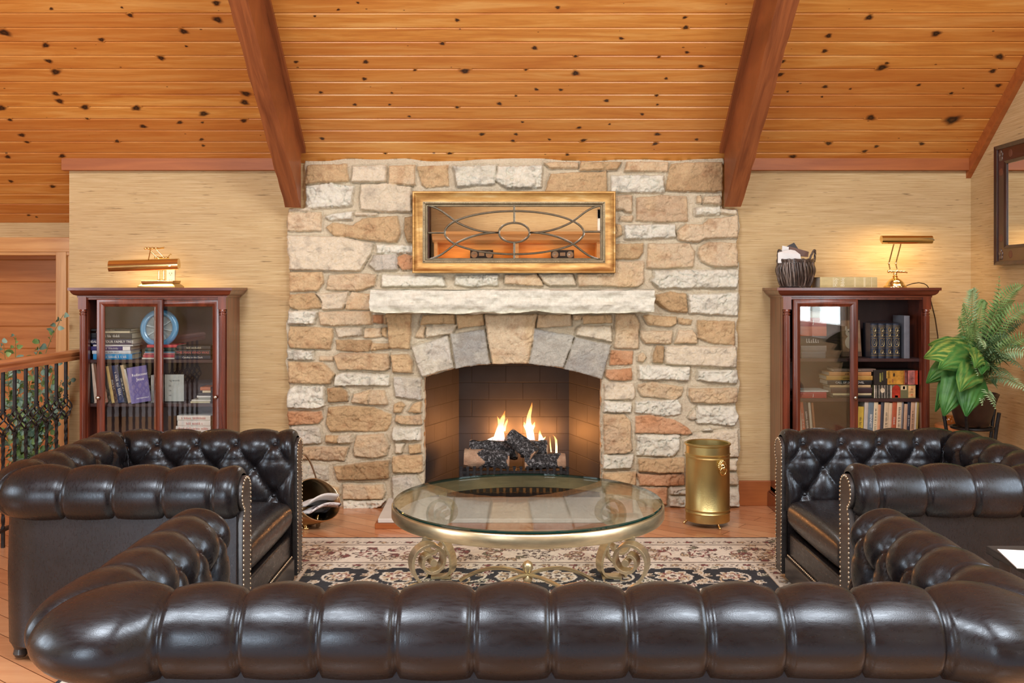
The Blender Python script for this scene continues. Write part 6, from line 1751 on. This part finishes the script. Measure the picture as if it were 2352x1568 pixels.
# ================================================================ DARK CARVED FRAME ON THE RIGHT WALL
def build_frame():
    T = thing('carved_wall_mirror', 'dark carved wooden framed mirror on the right wall', 'mirror', (XR-.003, 5.38, 1.83))
    DM = wood('dark_mahogany', (.018, .008, .006), (.075, .022, .016), .3, (8, 8, 1.5), 3, .5)
    hy, hz = .335, .345
    def fr(o0, o1, d0, d1, nm, mat=DM):
        m = MB(); vs = []
        for o, h in ((o0, 0), (o0, d0), (o1, d1), (o1, 0)): vs += [(-h, -hy+o, -hz+o), (-h, hy-o, -hz+o), (-h, hy-o, hz-o), (-h, -hy+o, hz-o)]
        m.add(vs, [(i*4+j, i*4+(j+1) % 4, ((i+1) % 4)*4+(j+1) % 4, ((i+1) % 4)*4+j) for i in range(4) for j in range(4)]); return obj(nm, m, mat, T, smooth=0, bevel=.002)
    fr(0, .022, .045, .036, 'outer_moulding'); fr(.020, .095, .030, .030, 'carved_panel', plain('oxblood_panel', (.05, .012, .010), .35, 0, .3, 8, coat=.3)); fr(.094, .112, .034, .026, 'inner_moulding')
    m = MB()
    for y in (-hy+.058, hy-.058):
        for z in (-hz+.06, hz-.06):
            for q in range(5): a = 2*PI*q/5+.3; m.sphere((-.030, y+.015*math.cos(a), z+.020*math.sin(a)), .011, 6, sc=(.5, 1, 1.4))
    obj('corner_rosette', m, plain('burnished_rosette', (.16, .12, .10), .25, .5, .3, 30), T, smooth=60)
    m = MB()
    for y in (-hy+.058, hy-.058):
        for z in (-.19, .19): m.sphere((-.030, y, z), .022, 10, sc=(.12, 1, 1))
    for z in (-hz+.058, hz-.058):
        for y in (-.17, .17): m.sphere((-.030, y, z), .022, 10, sc=(.12, 1, 1))
    obj('medallion', m, plain('rubbed_medallion', srgb(104, 62, 46), .5), T, smooth=60)
    MR = NT('old_mirror'); MR.set(Base_Color=(.85, .84, .8), Metallic=1, Roughness=.02)
    m = MB(); m.box((-.020, -hy+.1, -hz+.1), (-.012, hy-.1, hz-.1)); obj('mirror_glass', m, MR.m, T, smooth=0)
build_frame()
# ================================================================ SMALL THINGS
# side table with a paper beside the sofa
T = thing('side_table', 'small dark square end table right of the sofa', 'table', (1.66, 2.82, .0125))
m = MB(); m.box((-.19, -.20, .515), (.22, .22, .54)); obj('table_top', m, OAKDARK, T, bevel=.004)
for sx in (-1, 1):
    for sy in (-1, 1): m = MB(); m.box((sx*.17-.015, sy*.17-.018, .0), (sx*.17+.021, sy*.17+.018, .515)); obj('leg', m, OAKDARK, T, bevel=.002)
T = thing('open_brochure', 'white printed brochure lying on the end table at the right edge', 'paper', (1.585, 2.86, .5530)); T.rotation_euler = (0, 0, R(-12))
m = MB(); m.box((-.13, -.10, 0), (.13, .10, .003)); obj('sheet', m, WHITEP, T)
m = MB()
for i in range(9): m.box((-.06+.012*(i % 3), -.07+.018*i, .003), (.02+.01*(i % 4), -.066+.018*i, .0034))
obj('printed_lines', m, bmat((90, 90, 96)), T)
# amber ornament on a stool behind the right armchair
T = thing('stool', 'small round wooden stool behind the right armchair, beside the bookcase', 'stool', (2.60, 5.76, 0))
m = MB(); m.lathe([(0, .52), (.10, .52), (.108, .53), (.108, .545), (.10, .552), (0, .552)], n=32); obj('seat', m, RAILW, T, smooth=40)
for i in range(3):
    a = 2*PI*i/3; m = MB(); m.tube([(.07*math.cos(a), .07*math.sin(a), .525), (.10*math.cos(a), .10*math.sin(a), 0)], .012, 10); obj('leg', m, RAILW, T, smooth=60)
T = thing('amber_ornament', 'amber-brown glossy round ornament with dark knobs, just above the right armchair', 'ornament', (2.555, 5.70, .553))
m = MB(); m.sphere((0, 0, .032), .04, 12, sc=(1.15, .9, .8)); obj('body', m, plain('amber_glaze', srgb(150, 86, 26), .12, 0, .2, coat=.8), T, smooth=60)
m = MB(); m.sphere((-.043, -.012, .046), .013, 8); m.sphere((.036, -.012, .046), .012, 8); obj('dark_knob', m, plain('dark_glaze', (.02, .012, .008), .15, coat=.8), T, smooth=60)
# ================================================================ THE END OF THE ROOM BEHIND THE VIEWER (seen in the mirror)
m = MB(); m.box((-1.9, YR, 0), (-1.22, YR+.35, 3.2)); struct('trim_6', m, CHERRYD)
T = thing('library_shelves', 'wooden library shelves with a lit cornice on the wall behind the viewer', 'shelves', (0.45, YR, 0))
m = MB(); m.box((-1.6, .0, 0), (2.0, .03, 2.1)); 
for x in (-1.6, -.4, .8, 1.97): m.box((x, 0, 0), (x+.05, .34, 2.1))
for z in (.05, .5, .95, 1.4, 1.75): m.box((-1.6, 0, z), (2.0, .32, z+.03))
obj('shelving', m, PINE, T)
m = MB(); pr = [(.30, 2.02), (.42, 2.06), (.46, 2.12), (.50, 2.14), (.50, 2.18), (0, 2.18), (0, 2.02)]
m.prism(pr, -1.62, 2.02, f=lambda y, z, x: (x, y, z)); obj('cornice', m, PINE, T)
for i, x in enumerate((-1.0, .2, 1.4)): area('shelf_lamp', (x+.45, YR+.22, 2.00), (x+.45, YR+.10, 1.0), .9, .03, 2.2, (1, .66, .3))
area('rear_wall_fill', (.65, YR+.30, 2.2), (.65, YR+.05, 3.0), 2.4, .05, 7, (1, .95, .88))  # added fill that brightens the rear wall; not a fixture of the cornice
for i, x in enumerate((-.9, .3, 1.3)):
    T = thing('radio', ['black radio at the left of the rear shelves', 'black radio in the middle of the rear shelves', 'black radio at the right of the rear shelves'][i], 'radio', (x+.45, YR+.18, 1.781), 0)
    m = MB(); m.box((-.17, -.09, 0), (.17, .09, .14)); obj('case', m, BLACKM, T, bevel=.006)
    m = MB()
    for dx in (-.11, .11): m.lathe([(.05, 0), (.05, .008), (.03, .008), (0, .004)], c=(dx, .09, .07), n=24, ax='y')
    m.box((-.04, .088, .05), (.04, .094, .1)); obj('speaker', m, NICKEL, T)
